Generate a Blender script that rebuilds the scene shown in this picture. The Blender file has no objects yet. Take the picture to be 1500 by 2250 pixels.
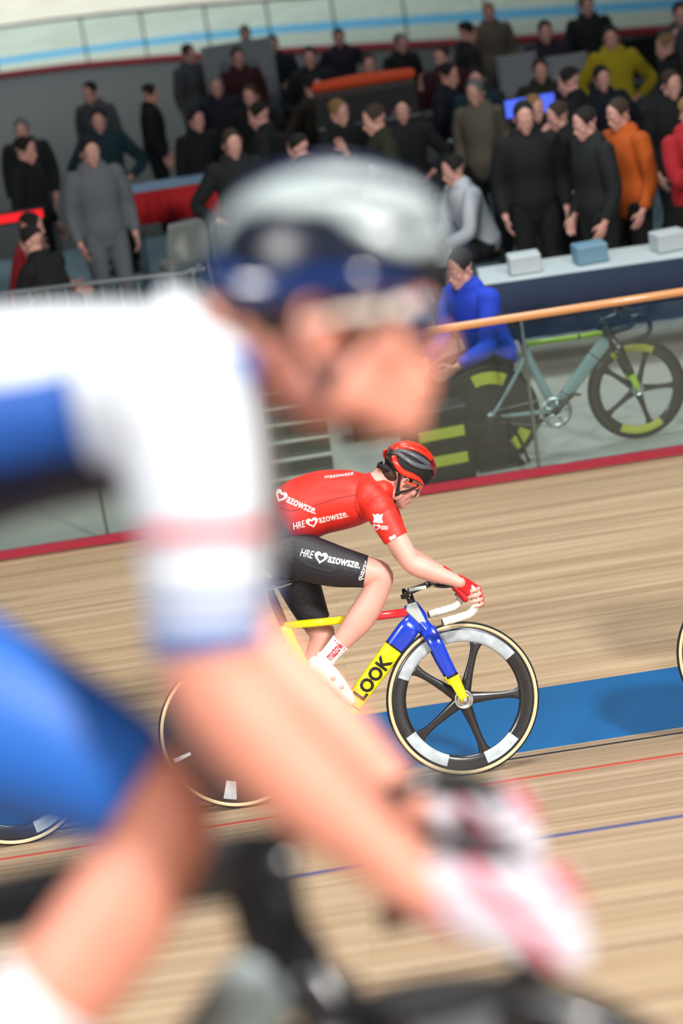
import bpy, bmesh, math, random
from mathutils import Vector as V, Matrix as M4, Quaternion
from mathutils.bvhtree import BVHTree
random.seed(7)
PI = math.pi
C = bpy.context.scene.collection
SC = bpy.context.scene

# ------------------------------------------------------------------ camera, world, lights, exposure
PITCH, ROLL = 0.31518, 0.15397
BANK = 0.3216
cam_d = bpy.data.cameras.new('camera'); cam = bpy.data.objects.new('camera', cam_d); C.objects.link(cam)
cam_d.sensor_fit = 'VERTICAL'; cam_d.sensor_height = 36.0; cam_d.sensor_width = 24.0
cam_d.lens = 36.0*4595.76/2250.0
cam_d.clip_start = 0.05; cam_d.clip_end = 400
_F = V((0, math.cos(PITCH), -math.sin(PITCH))); _U = V((0, math.sin(PITCH), math.cos(PITCH))); _R = V((1, 0, 0))
_R2 = _R*math.cos(ROLL)-_U*math.sin(ROLL); _U2 = _U*math.cos(ROLL)+_R*math.sin(ROLL)
cam.matrix_world = M4(((_R2.x, _U2.x, -_F.x, 0.104), (_R2.y, _U2.y, -_F.y, -8.708), (_R2.z, _U2.z, -_F.z, 4.112), (0, 0, 0, 1)))
cam_d.dof.use_dof = True; cam_d.dof.focus_distance = 9.35; cam_d.dof.aperture_fstop = 1.5
SC.camera = cam

w = bpy.data.worlds.new('hall_air'); SC.world = w; w.use_nodes = True
w.node_tree.nodes['Background'].inputs[0].default_value = (0.80, 0.90, 1.0, 1)
w.node_tree.nodes['Background'].inputs[1].default_value = 0.11

def area(name, loc, size, power, col=(1, 1, 1), tgt=None, sy=None, spread=180):
    d = bpy.data.lights.new(name, 'AREA'); d.energy = power; d.color = col
    d.spread = math.radians(spread)
    d.shape = 'RECTANGLE'; d.size = size; d.size_y = sy or size
    o = bpy.data.objects.new(name, d); C.objects.link(o); o.location = loc
    t = V(tgt) if tgt else V((loc[0], loc[1], 0))
    o.rotation_euler = (t-V(loc)).to_track_quat('-Z', 'Y').to_euler()
    return o
# rows of hall floodlights hung high over the track, and weaker ones over the far side
area('track_floodlight', (-7, -13, 11), 3.0, 300, (1, .97, .93), (-1, -3.5, 1), spread=80)
area('track_floodlight', (7, -11, 11), 1.3, 500, (1, .97, .93), (0, -2.5, 1), spread=80)
area('track_floodlight', (2, -1, 12), 3.0, 210, (1, .98, .95), (0, -2, 0), spread=90)
area('far_track_floodlight', (-8, 40, 14), 6.0, 3600, (.9, .97, 1), (-5, 47, 0), 20)
area('infield_fill', (1.5, 6.0, 7), 2.5, 85, (.85, .97, 1), (1.5, 6, 0), spread=95)  # added fill without a fixture, lifts the floor behind the barrier
area('infield_fill', (1, 16, 12), 5.0, 110, (.85, .95, 1))
SC.view_settings.view_transform = 'Standard'; SC.view_settings.look = 'None'
SC.view_settings.gamma = 1.0; SC.view_settings.use_curve_mapping = False
SC.view_settings.exposure = 0.30

# ------------------------------------------------------------------ materials
def lin(h):
    h = h.lstrip('#'); r = []
    for i in (0, 2, 4):
        c = int(h[i:i+2], 16)/255; r.append(c/12.92 if c <= .04045 else ((c+.055)/1.055)**2.4)
    return tuple(r)+(1,)
_mc = {}
def mat(name, col, rough=.5, metal=0., noise=0., nscale=30., coat=0., bump=0., bscale=80., emit=0., trans=0., sheen=0., sss=0.):
    if name in _mc: return _mc[name]
    m = bpy.data.materials.new(name); m.use_nodes = True; n = m.node_tree.nodes; l = m.node_tree.links
    b = n['Principled BSDF']; c = lin(col) if isinstance(col, str) else col
    b.inputs['Base Color'].default_value = c; b.inputs['Roughness'].default_value = rough; b.inputs['Metallic'].default_value = metal
    b.inputs['Coat Weight'].default_value = coat; b.inputs['Sheen Weight'].default_value = sheen
    if sss: b.inputs['Subsurface Weight'].default_value = sss; b.inputs['Subsurface Radius'].default_value = (.012, .004, .002); b.inputs['Subsurface Scale'].default_value = 1
    if trans: b.inputs['Transmission Weight'].default_value = trans
    if emit: b.inputs['Emission Color'].default_value = c; b.inputs['Emission Strength'].default_value = emit
    tc = n.new('ShaderNodeTexCoord')
    if noise:
        nt = n.new('ShaderNodeTexNoise'); nt.inputs['Scale'].default_value = nscale; nt.inputs['Detail'].default_value = 4
        l.new(tc.outputs['Object'], nt.inputs['Vector'])
        mx = n.new('ShaderNodeMix'); mx.data_type = 'RGBA'; mx.inputs[6].default_value = tuple(x*(1-noise) for x in c[:3])+(1,)
        mx.inputs[7].default_value = tuple(min(1, x*(1+noise)) for x in c[:3])+(1,)
        l.new(nt.outputs['Fac'], mx.inputs[0]); l.new(mx.outputs[2], b.inputs['Base Color'])
    if bump:
        nb = n.new('ShaderNodeTexNoise'); nb.inputs['Scale'].default_value = bscale; l.new(tc.outputs['Object'], nb.inputs['Vector'])
        bp = n.new('ShaderNodeBump'); bp.inputs['Strength'].default_value = bump; bp.inputs['Distance'].default_value = .01
        l.new(nb.outputs['Fac'], bp.inputs['Height']); l.new(bp.outputs[0], b.inputs['Normal'])
    _mc[name] = m; return m

def wood_planks(name, c1, c2, c3, strip=.045):
    m = bpy.data.materials.new(name); m.use_nodes = True; n = m.node_tree.nodes; l = m.node_tree.links; b = n['Principled BSDF']
    tc = n.new('ShaderNodeTexCoord')
    br = n.new('ShaderNodeTexBrick'); br.inputs['Scale'].default_value = 1; br.inputs['Brick Width'].default_value = 5.0; br.inputs['Row Height'].default_value = strip
    br.inputs['Mortar Size'].default_value = .0012; br.inputs['Mortar Smooth'].default_value = .6; br.offset = .37
    br.inputs['Color1'].default_value = lin(c1); br.inputs['Color2'].default_value = lin(c2); br.inputs['Mortar'].default_value = lin(c3)
    l.new(tc.outputs['Object'], br.inputs['Vector'])
    mp = n.new('ShaderNodeMapping'); mp.inputs['Scale'].default_value = (.35, 14, 14); l.new(tc.outputs['Object'], mp.inputs['Vector'])
    nt = n.new('ShaderNodeTexNoise'); nt.inputs['Scale'].default_value = 1.2; nt.inputs['Detail'].default_value = 7; nt.inputs['Roughness'].default_value = .65; l.new(mp.outputs[0], nt.inputs['Vector'])
    r = n.new('ShaderNodeValToRGB'); r.color_ramp.elements[0].position = .32; r.color_ramp.elements[1].position = .68
    r.color_ramp.elements[0].color = lin(c3); r.color_ramp.elements[1].color = (1, 1, 1, 1)
    l.new(nt.outputs['Fac'], r.inputs[0])
    mx = n.new('ShaderNodeMix'); mx.data_type = 'RGBA'; mx.blend_type = 'MULTIPLY'; mx.inputs[0].default_value = .55
    l.new(br.outputs['Color'], mx.inputs[6]); l.new(r.outputs[0], mx.inputs[7]); l.new(mx.outputs[2], b.inputs['Base Color'])
    b.inputs['Roughness'].default_value = .55; _mc[name] = m
    return m
WOOD = wood_planks('track_wood', '#C6AE90', '#B29878', '#74593E')
WOOD2 = wood_planks('safety_zone_wood', '#C9AF8D', '#BCA07C', '#856A4C', .07)
def dotted(name, base, dot, scale, size):
    m = bpy.data.materials.new(name); m.use_nodes = True; n = m.node_tree.nodes; l = m.node_tree.links; b = n['Principled BSDF']
    tc = n.new('ShaderNodeTexCoord'); vo = n.new('ShaderNodeTexVoronoi'); vo.inputs['Scale'].default_value = scale; vo.inputs['Randomness'].default_value = .05
    mp = n.new('ShaderNodeMapping'); mp.inputs['Rotation'].default_value = (0, .5, 0); l.new(tc.outputs['Object'], mp.inputs[0]); l.new(mp.outputs[0], vo.inputs['Vector'])
    lt = n.new('ShaderNodeMath'); lt.operation = 'LESS_THAN'; lt.inputs[1].default_value = size; l.new(vo.outputs['Distance'], lt.inputs[0])
    mx = n.new('ShaderNodeMix'); mx.data_type = 'RGBA'; mx.inputs[6].default_value = lin(base); mx.inputs[7].default_value = lin(dot)
    l.new(lt.outputs[0], mx.inputs[0]); l.new(mx.outputs[2], b.inputs['Base Color']); b.inputs['Roughness'].default_value = .6
    _mc[name] = m; return m
def jersey_fade(name, top, bottom):
    # the dyed fabric runs from red over the shoulders to dark navy at the tail
    m = bpy.data.materials.new(name); m.use_nodes = True; n = m.node_tree.nodes; l = m.node_tree.links; b = n['Principled BSDF']
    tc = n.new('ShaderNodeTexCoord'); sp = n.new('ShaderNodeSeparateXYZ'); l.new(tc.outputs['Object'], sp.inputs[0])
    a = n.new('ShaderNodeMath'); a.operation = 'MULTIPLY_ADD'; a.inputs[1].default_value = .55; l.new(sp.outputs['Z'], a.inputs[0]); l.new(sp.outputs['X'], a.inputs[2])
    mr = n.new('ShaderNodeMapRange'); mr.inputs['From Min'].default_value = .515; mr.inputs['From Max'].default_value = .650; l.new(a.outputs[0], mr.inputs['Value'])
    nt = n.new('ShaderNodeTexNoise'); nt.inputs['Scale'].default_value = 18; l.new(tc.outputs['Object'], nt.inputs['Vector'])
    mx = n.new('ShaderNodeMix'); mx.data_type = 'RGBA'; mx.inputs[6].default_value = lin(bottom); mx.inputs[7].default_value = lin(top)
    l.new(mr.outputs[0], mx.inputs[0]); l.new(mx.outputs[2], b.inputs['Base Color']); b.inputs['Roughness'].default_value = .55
    bp = n.new('ShaderNodeBump'); bp.inputs['Strength'].default_value = .25; bp.inputs['Distance'].default_value = .01; l.new(nt.outputs['Fac'], bp.inputs['Height']); l.new(bp.outputs[0], b.inputs['Normal'])
    _mc[name] = m; return m
SKIN = mat('skin_pale', '#DBA294', .5, noise=.10, nscale=25, sss=.15)
SKINN = mat('skin_warm', '#DF957F', .5, noise=.12, nscale=14, sss=.15)
RED = mat('red_gloss', '#D8232A', .25, coat=.6); BLUE = mat('blue_gloss', '#0B37B8', .25, coat=.6); YEL = mat('yellow_gloss', '#F6E111', .25, coat=.6)
WHT = mat('white_gloss', '#E9ECEA', .3, coat=.5); LGREY = mat('light_grey_gloss', '#AEB9B6', .3, coat=.5); BLK = mat('black_gloss', '#0D0D0F', .25, coat=.5)
CARB = mat('carbon_black', '#1B1C1F', .3, noise=.2, nscale=60, coat=.3); SILV = mat('brushed_silver', '#C9CDD0', .3, 1.0); RUB = mat('black_rubber', '#141414', .8, bump=.2)
TAN = mat('tan_sidewall', '#CDBB94', .7, noise=.1); TAPE = mat('white_bar_tape', '#E8E4DA', .65, bump=.15, bscale=120)
DARKF = mat('matte_black', '#101114', .7, noise=.2)
HAIRB = mat('brown_hair', '#3A2A20', .8, bump=.25, bscale=150, noise=.3, nscale=80)
LENS = mat('dark_lens', '#1A1220', .08, coat=1.)

# ------------------------------------------------------------------ object helpers
def tag(o, label=None, cat=None, group=None, kind=None):
    if label: o['label'] = label
    if cat: o['category'] = cat
    if group: o['group'] = group
    if kind: o['kind'] = kind
    return o
def thing(name, label, cat, loc=(0, 0, 0), rot=(0, 0, 0), group=None):
    o = bpy.data.objects.new(name, None); C.objects.link(o); o.empty_display_size = .1
    o.location = loc; o.rotation_euler = rot
    return tag(o, label, cat, group)
def link(name, me, parent=None, label=None):
    o = bpy.data.objects.new(name, me); C.objects.link(o); o.parent = parent
    if label: o['label'] = label
    return o
def obj(name, bm, mats, parent=None, smooth=True, label=None, recalc=True):
    me = bpy.data.meshes.new(name)
    if recalc: bmesh.ops.recalc_face_normals(bm, faces=bm.faces)
    bm.to_mesh(me); bm.free()
    if not isinstance(mats, (list, tuple)): mats = [mats]
    for m in mats: me.materials.append(m)
    if smooth:
        for p in me.polygons: p.use_smooth = True
    return link(name, me, parent, label)
def crisp(o, ang=40):
    me = o.data; bm = bmesh.new(); bm.from_mesh(me)
    for e in bm.edges:
        if len(e.link_faces) == 2 and e.calc_face_angle(0) > math.radians(ang): e.smooth = False
    bm.to_mesh(me); bm.free(); return o
def box(bm, c, s, R=None, mi=0, bev=0.):
    r = bmesh.ops.create_cube(bm, size=1); vs = r['verts']
    T = M4.Translation(V(c)) @ ((R.to_4x4() if R else M4.Identity(4)) @ M4.Diagonal((*s, 1)))
    fs = {f for v in vs for f in v.link_faces}
    for v in vs: v.co = T @ v.co
    if bev:
        es = {e for v in vs for e in v.link_edges}
        r = bmesh.ops.bevel(bm, geom=list(es), offset=bev, segments=2, affect='EDGES', profile=.5)
        fs = set(r['faces']) | {f for f in fs if f.is_valid}
    for f in fs:
        if f.is_valid: f.material_index = mi
def cr(P, n):
    """Catmull-Rom through tuples; n steps per span"""
    if n <= 1: return [tuple(p) for p in P]
    out = []; L = len(P)
    for i in range(L-1):
        p0, p1, p2, p3 = P[max(i-1, 0)], P[i], P[i+1], P[min(i+2, L-1)]
        for k in range(n):
            t = k/n
            out.append(tuple(.5*((2*b)+(-a+c)*t+(2*a-5*b+4*c-d)*t*t+(-a+3*b-3*c+d)*t**3) for a, b, c, d in zip(p0, p1, p2, p3)))
    out.append(tuple(P[-1])); return out
def loft(bm, P, n=16, sub=1, ref=(0, 1, 0), mis=None, cap=True, closed=False, power=2., dome=False):
    """P rows: x,y,z,a,b ; a = half size across, b = half size along ref. mis = material per span"""
    Q = cr(P, sub); pts = [V(q[:3]) for q in Q]; L = len(pts); rings = []
    if dome:
        q0, q1 = Q[0], Q[-1]; d0 = (pts[0]-pts[1]).normalized(); d1 = (pts[-1]-pts[-2]).normalized()
        pre, post = [], []
        for k in (80, 55, 28):
            s, c2 = math.sin(math.radians(k)), math.cos(math.radians(k)); r = min(q0[3], q0[4])
            pre.append((*(pts[0]+d0*r*s), q0[3]*c2, q0[4]*c2))
        for k in (28, 55, 80):
            s, c2 = math.sin(math.radians(k)), math.cos(math.radians(k)); r = min(q1[3], q1[4])
            post.append((*(pts[-1]+d1*r*s), q1[3]*c2, q1[4]*c2))
        Q = pre+Q+post; pts = [V(q[:3]) for q in Q]; L = len(pts)
    rf = V(ref)
    for i in range(L):
        if closed: t = (pts[(i+1) % L]-pts[i-1])
        else: t = pts[min(i+1, L-1)]-pts[max(i-1, 0)]
        t.normalize(); u = rf-t*rf.dot(t)
        if u.length < 1e-3: u = V((0, 0, 1))-t*t.z
        u.normalize(); v = t.cross(u)
        a, b2 = Q[i][3], Q[i][4]
        ring = []
        for k in range(n):
            th = 2*PI*k/n; cx, sx = math.cos(th), math.sin(th)
            if power != 2: cx = math.copysign(abs(cx)**(2/power), cx); sx = math.copysign(abs(sx)**(2/power), sx)
            ring.append(bm.verts.new(pts[i]+v*a*cx+u*b2*sx))
        rings.append(ring)
    rng = range(L) if closed else range(L-1)
    for i in rng:
        A, B = rings[i], rings[(i+1) % L]; mi = mis[min(i//max(sub, 1), len(mis)-1)] if mis else 0
        for k in range(n):
            f = bm.faces.new((A[k], A[(k+1) % n], B[(k+1) % n], B[k])); f.material_index = mi
    if cap and not closed:
        f = bm.faces.new(rings[0][::-1]); f.material_index = mis[0] if mis else 0
        f = bm.faces.new(rings[-1]); f.material_index = mis[-1] if mis else 0
def tube(bm, pts, r, n=12, sub=4, ref=(0, 1, .01), **k):
    loft(bm, [(*p, r, r) for p in pts], n=n, sub=sub, ref=ref, **k)
def ell(bm, c, r, R=None, seg=20, mi=0):
    q = bmesh.ops.create_uvsphere(bm, u_segments=seg, v_segments=max(8, seg*2//3), radius=1)
    T = M4.Translation(V(c)) @ (R.to_4x4() if R else M4.Identity(4)) @ M4.Diagonal((*r, 1))
    for v in q['verts']:
        v.co = T @ v.co
        for f in v.link_faces: f.material_index = mi
def lathe(bm, prof, c=(0, 0, 0), seg=96, mi=0, mif=None, closed=False):
    """profile (r, y) about the Y axis"""
    c = V(c); rings = []
    for k in range(seg):
        a = 2*PI*k/seg; rings.append([bm.verts.new(c+V((r*math.cos(a), y, r*math.sin(a)))) for r, y in prof])
    L = len(prof)
    for k in range(seg):
        A, B = rings[k], rings[(k+1) % seg]
        for j in range(L if closed else L-1):
            f = bm.faces.new((A[j], B[j], B[(j+1) % L], A[(j+1) % L]))
            f.material_index = mif(360*(k+.5)/seg, j) if mif else mi
def prism(bm, poly, y0, y1, mi=0):
    a = [bm.verts.new((x, y0, z)) for x, z in poly]; b = [bm.verts.new((x, y1, z)) for x, z in poly]; n = len(poly)
    fs = [bm.faces.new(a), bm.faces.new(b[::-1])]
    for i in range(n): fs.append(bm.faces.new((a[i], b[i], b[(i+1) % n], a[(i+1) % n])))
    for f in fs: f.material_index = mi
def organic(name, bm, voxel, smooth=4, mats=None, parent=None, matfn=None, label=None, noise=None):
    """one continuous skin grown over the overlapping volumes"""
    bmesh.ops.recalc_face_normals(bm, faces=bm.faces)
    me = bpy.data.meshes.new('tmp'); bm.to_mesh(me); bm.free(); o = bpy.data.objects.new('tmp', me); C.objects.link(o)
    r = o.modifiers.new('r', 'REMESH'); r.mode = 'VOXEL'; r.voxel_size = voxel; r.use_smooth_shade = True
    if smooth:
        s = o.modifiers.new('s', 'SMOOTH'); s.factor = .5; s.iterations = smooth
    dg = bpy.context.evaluated_depsgraph_get(); ev = o.evaluated_get(dg)
    nm = bpy.data.meshes.new_from_object(ev); bpy.data.objects.remove(o); bpy.data.meshes.remove(me)
    nm.name = name; nm.materials.clear()
    for m in (mats if isinstance(mats, (list, tuple)) else [mats]): nm.materials.append(m)
    for p in nm.polygons:
        p.use_smooth = True
        if matfn: p.material_index = matfn(p.center)
    return link(name, nm, parent, label)
def text_bm(body, size=1., offset=0., shear=0., sx=1.):
    cu = bpy.data.curves.new('t', 'FONT'); cu.body = body; cu.size = size; cu.offset = offset; cu.shear = shear; cu.resolution_u = 3
    o = bpy.data.objects.new('t', cu); C.objects.link(o)
    dg = bpy.context.evaluated_depsgraph_get(); me = bpy.data.meshes.new_from_object(o.evaluated_get(dg))
    bm = bmesh.new(); bm.from_mesh(me); bpy.data.objects.remove(o); bpy.data.curves.remove(cu); bpy.data.meshes.remove(me)
    for v in bm.verts: v.co.x *= sx
    return bm
def bvh_of(o):
    me = o.data; return BVHTree.FromPolygons([v.co[:] for v in me.vertices], [p.vertices[:] for p in me.polygons])
def drape(name, bm, org, ang, tree, m, parent, side=-1, lift=.0012, maxlen=.01, ref=None):
    """lay flat lettering (made in xy) on a body surface, its plane being the side plane of the rider"""
    for _ in range(4):
        es = [e for e in bm.edges if e.calc_length() > maxlen]
        if not es: break
        bmesh.ops.subdivide_edges(bm, edges=es, cuts=1)
        bmesh.ops.triangulate(bm, faces=bm.faces)
    ca, sa = math.cos(ang), math.sin(ang); kill = []
    for v in bm.verts:
        x = org[0]+v.co.x*ca-v.co.y*sa; z = org[1]+v.co.x*sa+v.co.y*ca
        h = tree.ray_cast(V((x, side*1.5, z)), V((0, -side, 0)))
        if h[0] is None: kill.append(v); continue
        v.co = V((x, h[0].y+side*lift, z))
    bmesh.ops.delete(bm, geom=kill, context='VERTS')
    if not bm.faces: bm.free(); return None
    return obj(name, bm, m, parent, smooth=False, recalc=False)
def children(o): return [c for c in bpy.data.objects if c.parent == o]
def copy_tree(o, parent=None, ch=None):
    if ch is None:
        ch = {}
        for c in bpy.data.objects:
            if c.parent: ch.setdefault(c.parent.name, []).append(c)
    c = o.copy(); C.objects.link(c); c.parent = parent
    for k in ch.get(o.name, []): copy_tree(k, c, ch)
    return c

# ------------------------------------------------------------------ the setting
def slab(name, P, m, th=.05, kind='structure', seg=1):
    """P four corners counter-clockwise seen from above, thickness below"""
    bm = bmesh.new(); P = [V(p) for p in P]; n = (P[1]-P[0]).cross(P[3]-P[0]).normalized()
    a = [bm.verts.new(p) for p in P]; b = [bm.verts.new(p-n*th) for p in P]
    bm.faces.new(a); bm.faces.new(b[::-1])
    for i in range(4): bm.faces.new((a[i], b[i], b[(i+1) % 4], a[(i+1) % 4]))
    o = obj(name, bm, m, smooth=False)
    if kind: o['kind'] = kind
    return o
CB, SB = math.cos(BANK), math.sin(BANK)
def inbank(name, s0, s1, x0, x1, m, up=0., th=.05):
    """strip of the banked track; its own axes follow the slope so that the boards run along it"""
    bm = bmesh.new(); box(bm, ((x0+x1)/2, -(s0+s1)/2, up-th/2), (x1-x0, s1-s0, th))
    o = obj(name, bm, m, smooth=False); o.rotation_euler = (-BANK, 0, 0); o['kind'] = 'structure'; return o
XL, XR = -14, 14
CONC = mat('infield_concrete', '#A9A096', .7, noise=.2, nscale=1.3); CARP = mat('infield_blue_grey_mat', '#7C9AA2', .85, noise=.2, nscale=2.)
DKFL = mat('infield_darkened_floor', '#15171A', .7, noise=.4, nscale=1.5)  # near-black colour stands in for shade at the back of the infield
inbank('floor', 0, 8.55, XL, XR, WOOD)
tag(bpy.data.objects['floor'], 'banked wooden racing track of long narrow pale boards')
LB = mat('line_black', '#141518', .5); LR = mat('line_red', '#B8432F', .55, noise=.15); LBL = mat('line_blue', '#2B3F7C', .5)
inbank('trim_1', .88, .93, XL, XR, LR, .0015, .01)
inbank('trim_2', 2.45, 2.50, XL, XR, LBL, .0015, .01)
inbank('trim_3', .18, .225, XL, XR, LB, .0015, .01)
CYAN = mat('blue_band_paint', '#065A92', .35, noise=.14, nscale=3.)
o = slab('floor', [(XL, 0, 0), (XR, 0, 0), (XR, .7, -.005), (XL, .7, -.005)], CYAN); o['label'] = 'blue band along the foot of the banking'
FY = 4.05
o = slab('floor', [(XL, .7, -.005), (XR, .7, -.005), (XR, FY+.02, -.02), (XL, FY+.02, -.02)], WOOD2); o['label'] = 'flat wooden safety zone inside the blue band'
slab('floor', [(-26, FY+.02, -.02), (26, FY+.02, -.02), (26, 8.1, -.02), (-26, 8.1, -.02)], CONC)
slab('floor', [(-26, 8.1, -.02), (26, 8.1, -.02), (26, 15, -.02), (-26, 15, -.02)], CARP)
slab('floor', [(-34, 15, -.02), (34, 15, -.02), (34, 38, -.02), (-34, 38, -.02)], DKFL)
# thin light joint on the infield floor between slab and mat
slab('trim_4', [(-26, 8.06, -.012), (26, 8.06, -.012), (26, 8.12, -.012), (-26, 8.12, -.012)], mat('joint_dark', '#22262A', .6), .008)
# far side of the track
PALE = wood_planks('far_track_wood', '#D8D2C2', '#CCC6B6', '#A59A86', .3)
FARC = cr([(-30, 36., 0), (-14, 38.2, 0), (-5.75, 37.5, 0), (-2.4, 35.8, 0), (.2, 33.4, 0), (2.7, 30.8, 0), (5.5, 28., 0), (9, 25.4, 0), (15, 22.5, 0), (24, 20, 0)], 8)
def offc(d):
    out = []
    for k, p in enumerate(FARC):
        a, b = V(FARC[max(k-1, 0)]), V(FARC[min(k+1, len(FARC)-1)]); t = (b-a).normalized(); out.append(V(p)+V((-t.y, t.x, 0))*d)
    return out
def sweep(name, d0, z0, d1, z1, m):
    A, B = offc(d0), offc(d1); bm = bmesh.new()
    va = [bm.verts.new((p.x, p.y, z0)) for p in A]; vb = [bm.verts.new((p.x, p.y, z1)) for p in B]
    for k in range(len(va)-1): bm.faces.new((va[k], va[k+1], vb[k+1], vb[k]))
    r = bmesh.ops.extrude_face_region(bm, geom=bm.faces[:]); n = V((0, 1, 0)) if d0 == d1 else V((0, 0, -1))
    for v in r['geom']:
        if isinstance(v, bmesh.types.BMVert): v.co += n*.05
    o = obj(name, bm, m, smooth=False); o['kind'] = 'structure'; return o
sweep('floor', 0, -.008, 3.2, -.008, PALE)
sweep('floor', 3.2, -.008, 4.6, .01, mat('far_blue_band', '#2C9CCB', .5, noise=.1))
sweep('floor', 4.6, .01, 12.6, 2.65, PALE)
sweep('wall_far', 12.6, 2.6, 12.6, 9, mat('far_wall_grey', '#B9B8B0', .8, noise=.1))

# near barrier: clear panels on posts, round wooden handrail, red strip at its foot
def glass_mat(name, tint, a, rough=.05):
    m = bpy.data.materials.new(name); m.use_nodes = True; n = m.node_tree.nodes; l = m.node_tree.links
    n.remove(n['Principled BSDF']); out = n['Material Output']
    g = n.new('ShaderNodeBsdfGlossy'); g.inputs['Roughness'].default_value = rough; g.inputs['Color'].default_value = (.9, 1, 1, 1)
    t = n.new('ShaderNodeBsdfTransparent'); t.inputs['Color'].default_value = tint
    lw = n.new('ShaderNodeLayerWeight'); lw.inputs['Blend'].default_value = .25
    ma = n.new('ShaderNodeMath'); ma.operation = 'MULTIPLY_ADD'; ma.inputs[1].default_value = .5; ma.inputs[2].default_value = a
    l.new(lw.outputs['Fresnel'], ma.inputs[0]); mx = n.new('ShaderNodeMixShader'); l.new(ma.outputs[0], mx.inputs[0])
    l.new(t.outputs[0], mx.inputs[1]); l.new(g.outputs[0], mx.inputs[2]); l.new(mx.outputs[0], out.inputs['Surface'])
    _mc[name] = m; return m
GLASS = glass_mat('barrier_clear_panel', (.84, .92, .92, 1), .04)
RAILW = mat('rail_varnished_wood', '#D8955C', .35, noise=.12, nscale=5, coat=.3)
STEEL = mat('dull_steel', '#8B8F92', .4, .9)
def barrier(label, y, x0, x1, pitch, railm, basem, h=1.04, skip=()):
    t = thing('track_barrier', label, 'barrier', ((x0+x1)/2, y, 0))
    n = int((x1-x0)/pitch); w0 = x0-(x0+x1)/2
    for i in range(n):
        bm = bmesh.new(); box(bm, (w0+(i+.5)*pitch, 0, h/2), (pitch-.012, .012, h-.10)); obj('clear_panel', bm, GLASS, t, smooth=False)
    for i in range(n+1):
        bm = bmesh.new(); box(bm, (w0+i*pitch, .035, h/2-.01), (.02, .04, h-.02), bev=.003); obj('post', bm, STEEL, t, smooth=False)
    bm = bmesh.new(); loft(bm, [(w0, 0, h, .026, .026), (0, 0, h, .026, .026), (w0+n*pitch, 0, h, .026, .026)], n=20); obj('handrail', bm, railm, t)
    bm = bmesh.new(); box(bm, (w0+n*pitch/2, -.012, .02), (n*pitch, .04, .05)); obj('base_strip', bm, basem, t, smooth=False)
    return t
barrier('clear-panelled barrier with a round wooden handrail and a dark red foot strip', FY, -7, 9.8, 2.8, RAILW, mat('strip_dark_red', '#A0243A', .5))
def curved_barrier(label, pts, h, railm, basem):
    o = V(pts[len(pts)//2]); t = thing('track_barrier', label, 'barrier', tuple(o)); P = [V(p)-o for p in pts]
    bm = bmesh.new(); loft(bm, [(*(p+V((0, 0, h))), .035, .035) for p in P], n=10, ref=(0, 0, 1)); obj('handrail', bm, railm, t)
    bm = bmesh.new(); loft(bm, [(*(p+V((0, 0, .05))), .02, .07) for p in P], n=4, ref=(0, 0, 1), cap=True); obj('base_strip', bm, basem, t, smooth=False)
    for k in range(0, len(P)-4, 4):
        bm = bmesh.new(); loft(bm, [(*(p+V((0, 0, h/2+.02))), .008, h/2-.06) for p in P[k:k+5]], n=4, ref=(0, 0, 1)); obj('clear_panel', bm, GLASS, t, smooth=False)
        bm = bmesh.new(); box(bm, P[k]+V((0, .05, h/2)), (.04, .05, h)); obj('post', bm, STEEL, t, smooth=False)
    return t
curved_barrier('far barrier with thin dark handrail and red foot strip, curving behind the crowd', offc(-.05)[4:-6], 1.05, mat('rail_dark', '#2B2A28', .5), mat('strip_red', '#9C1626', .5))

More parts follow.
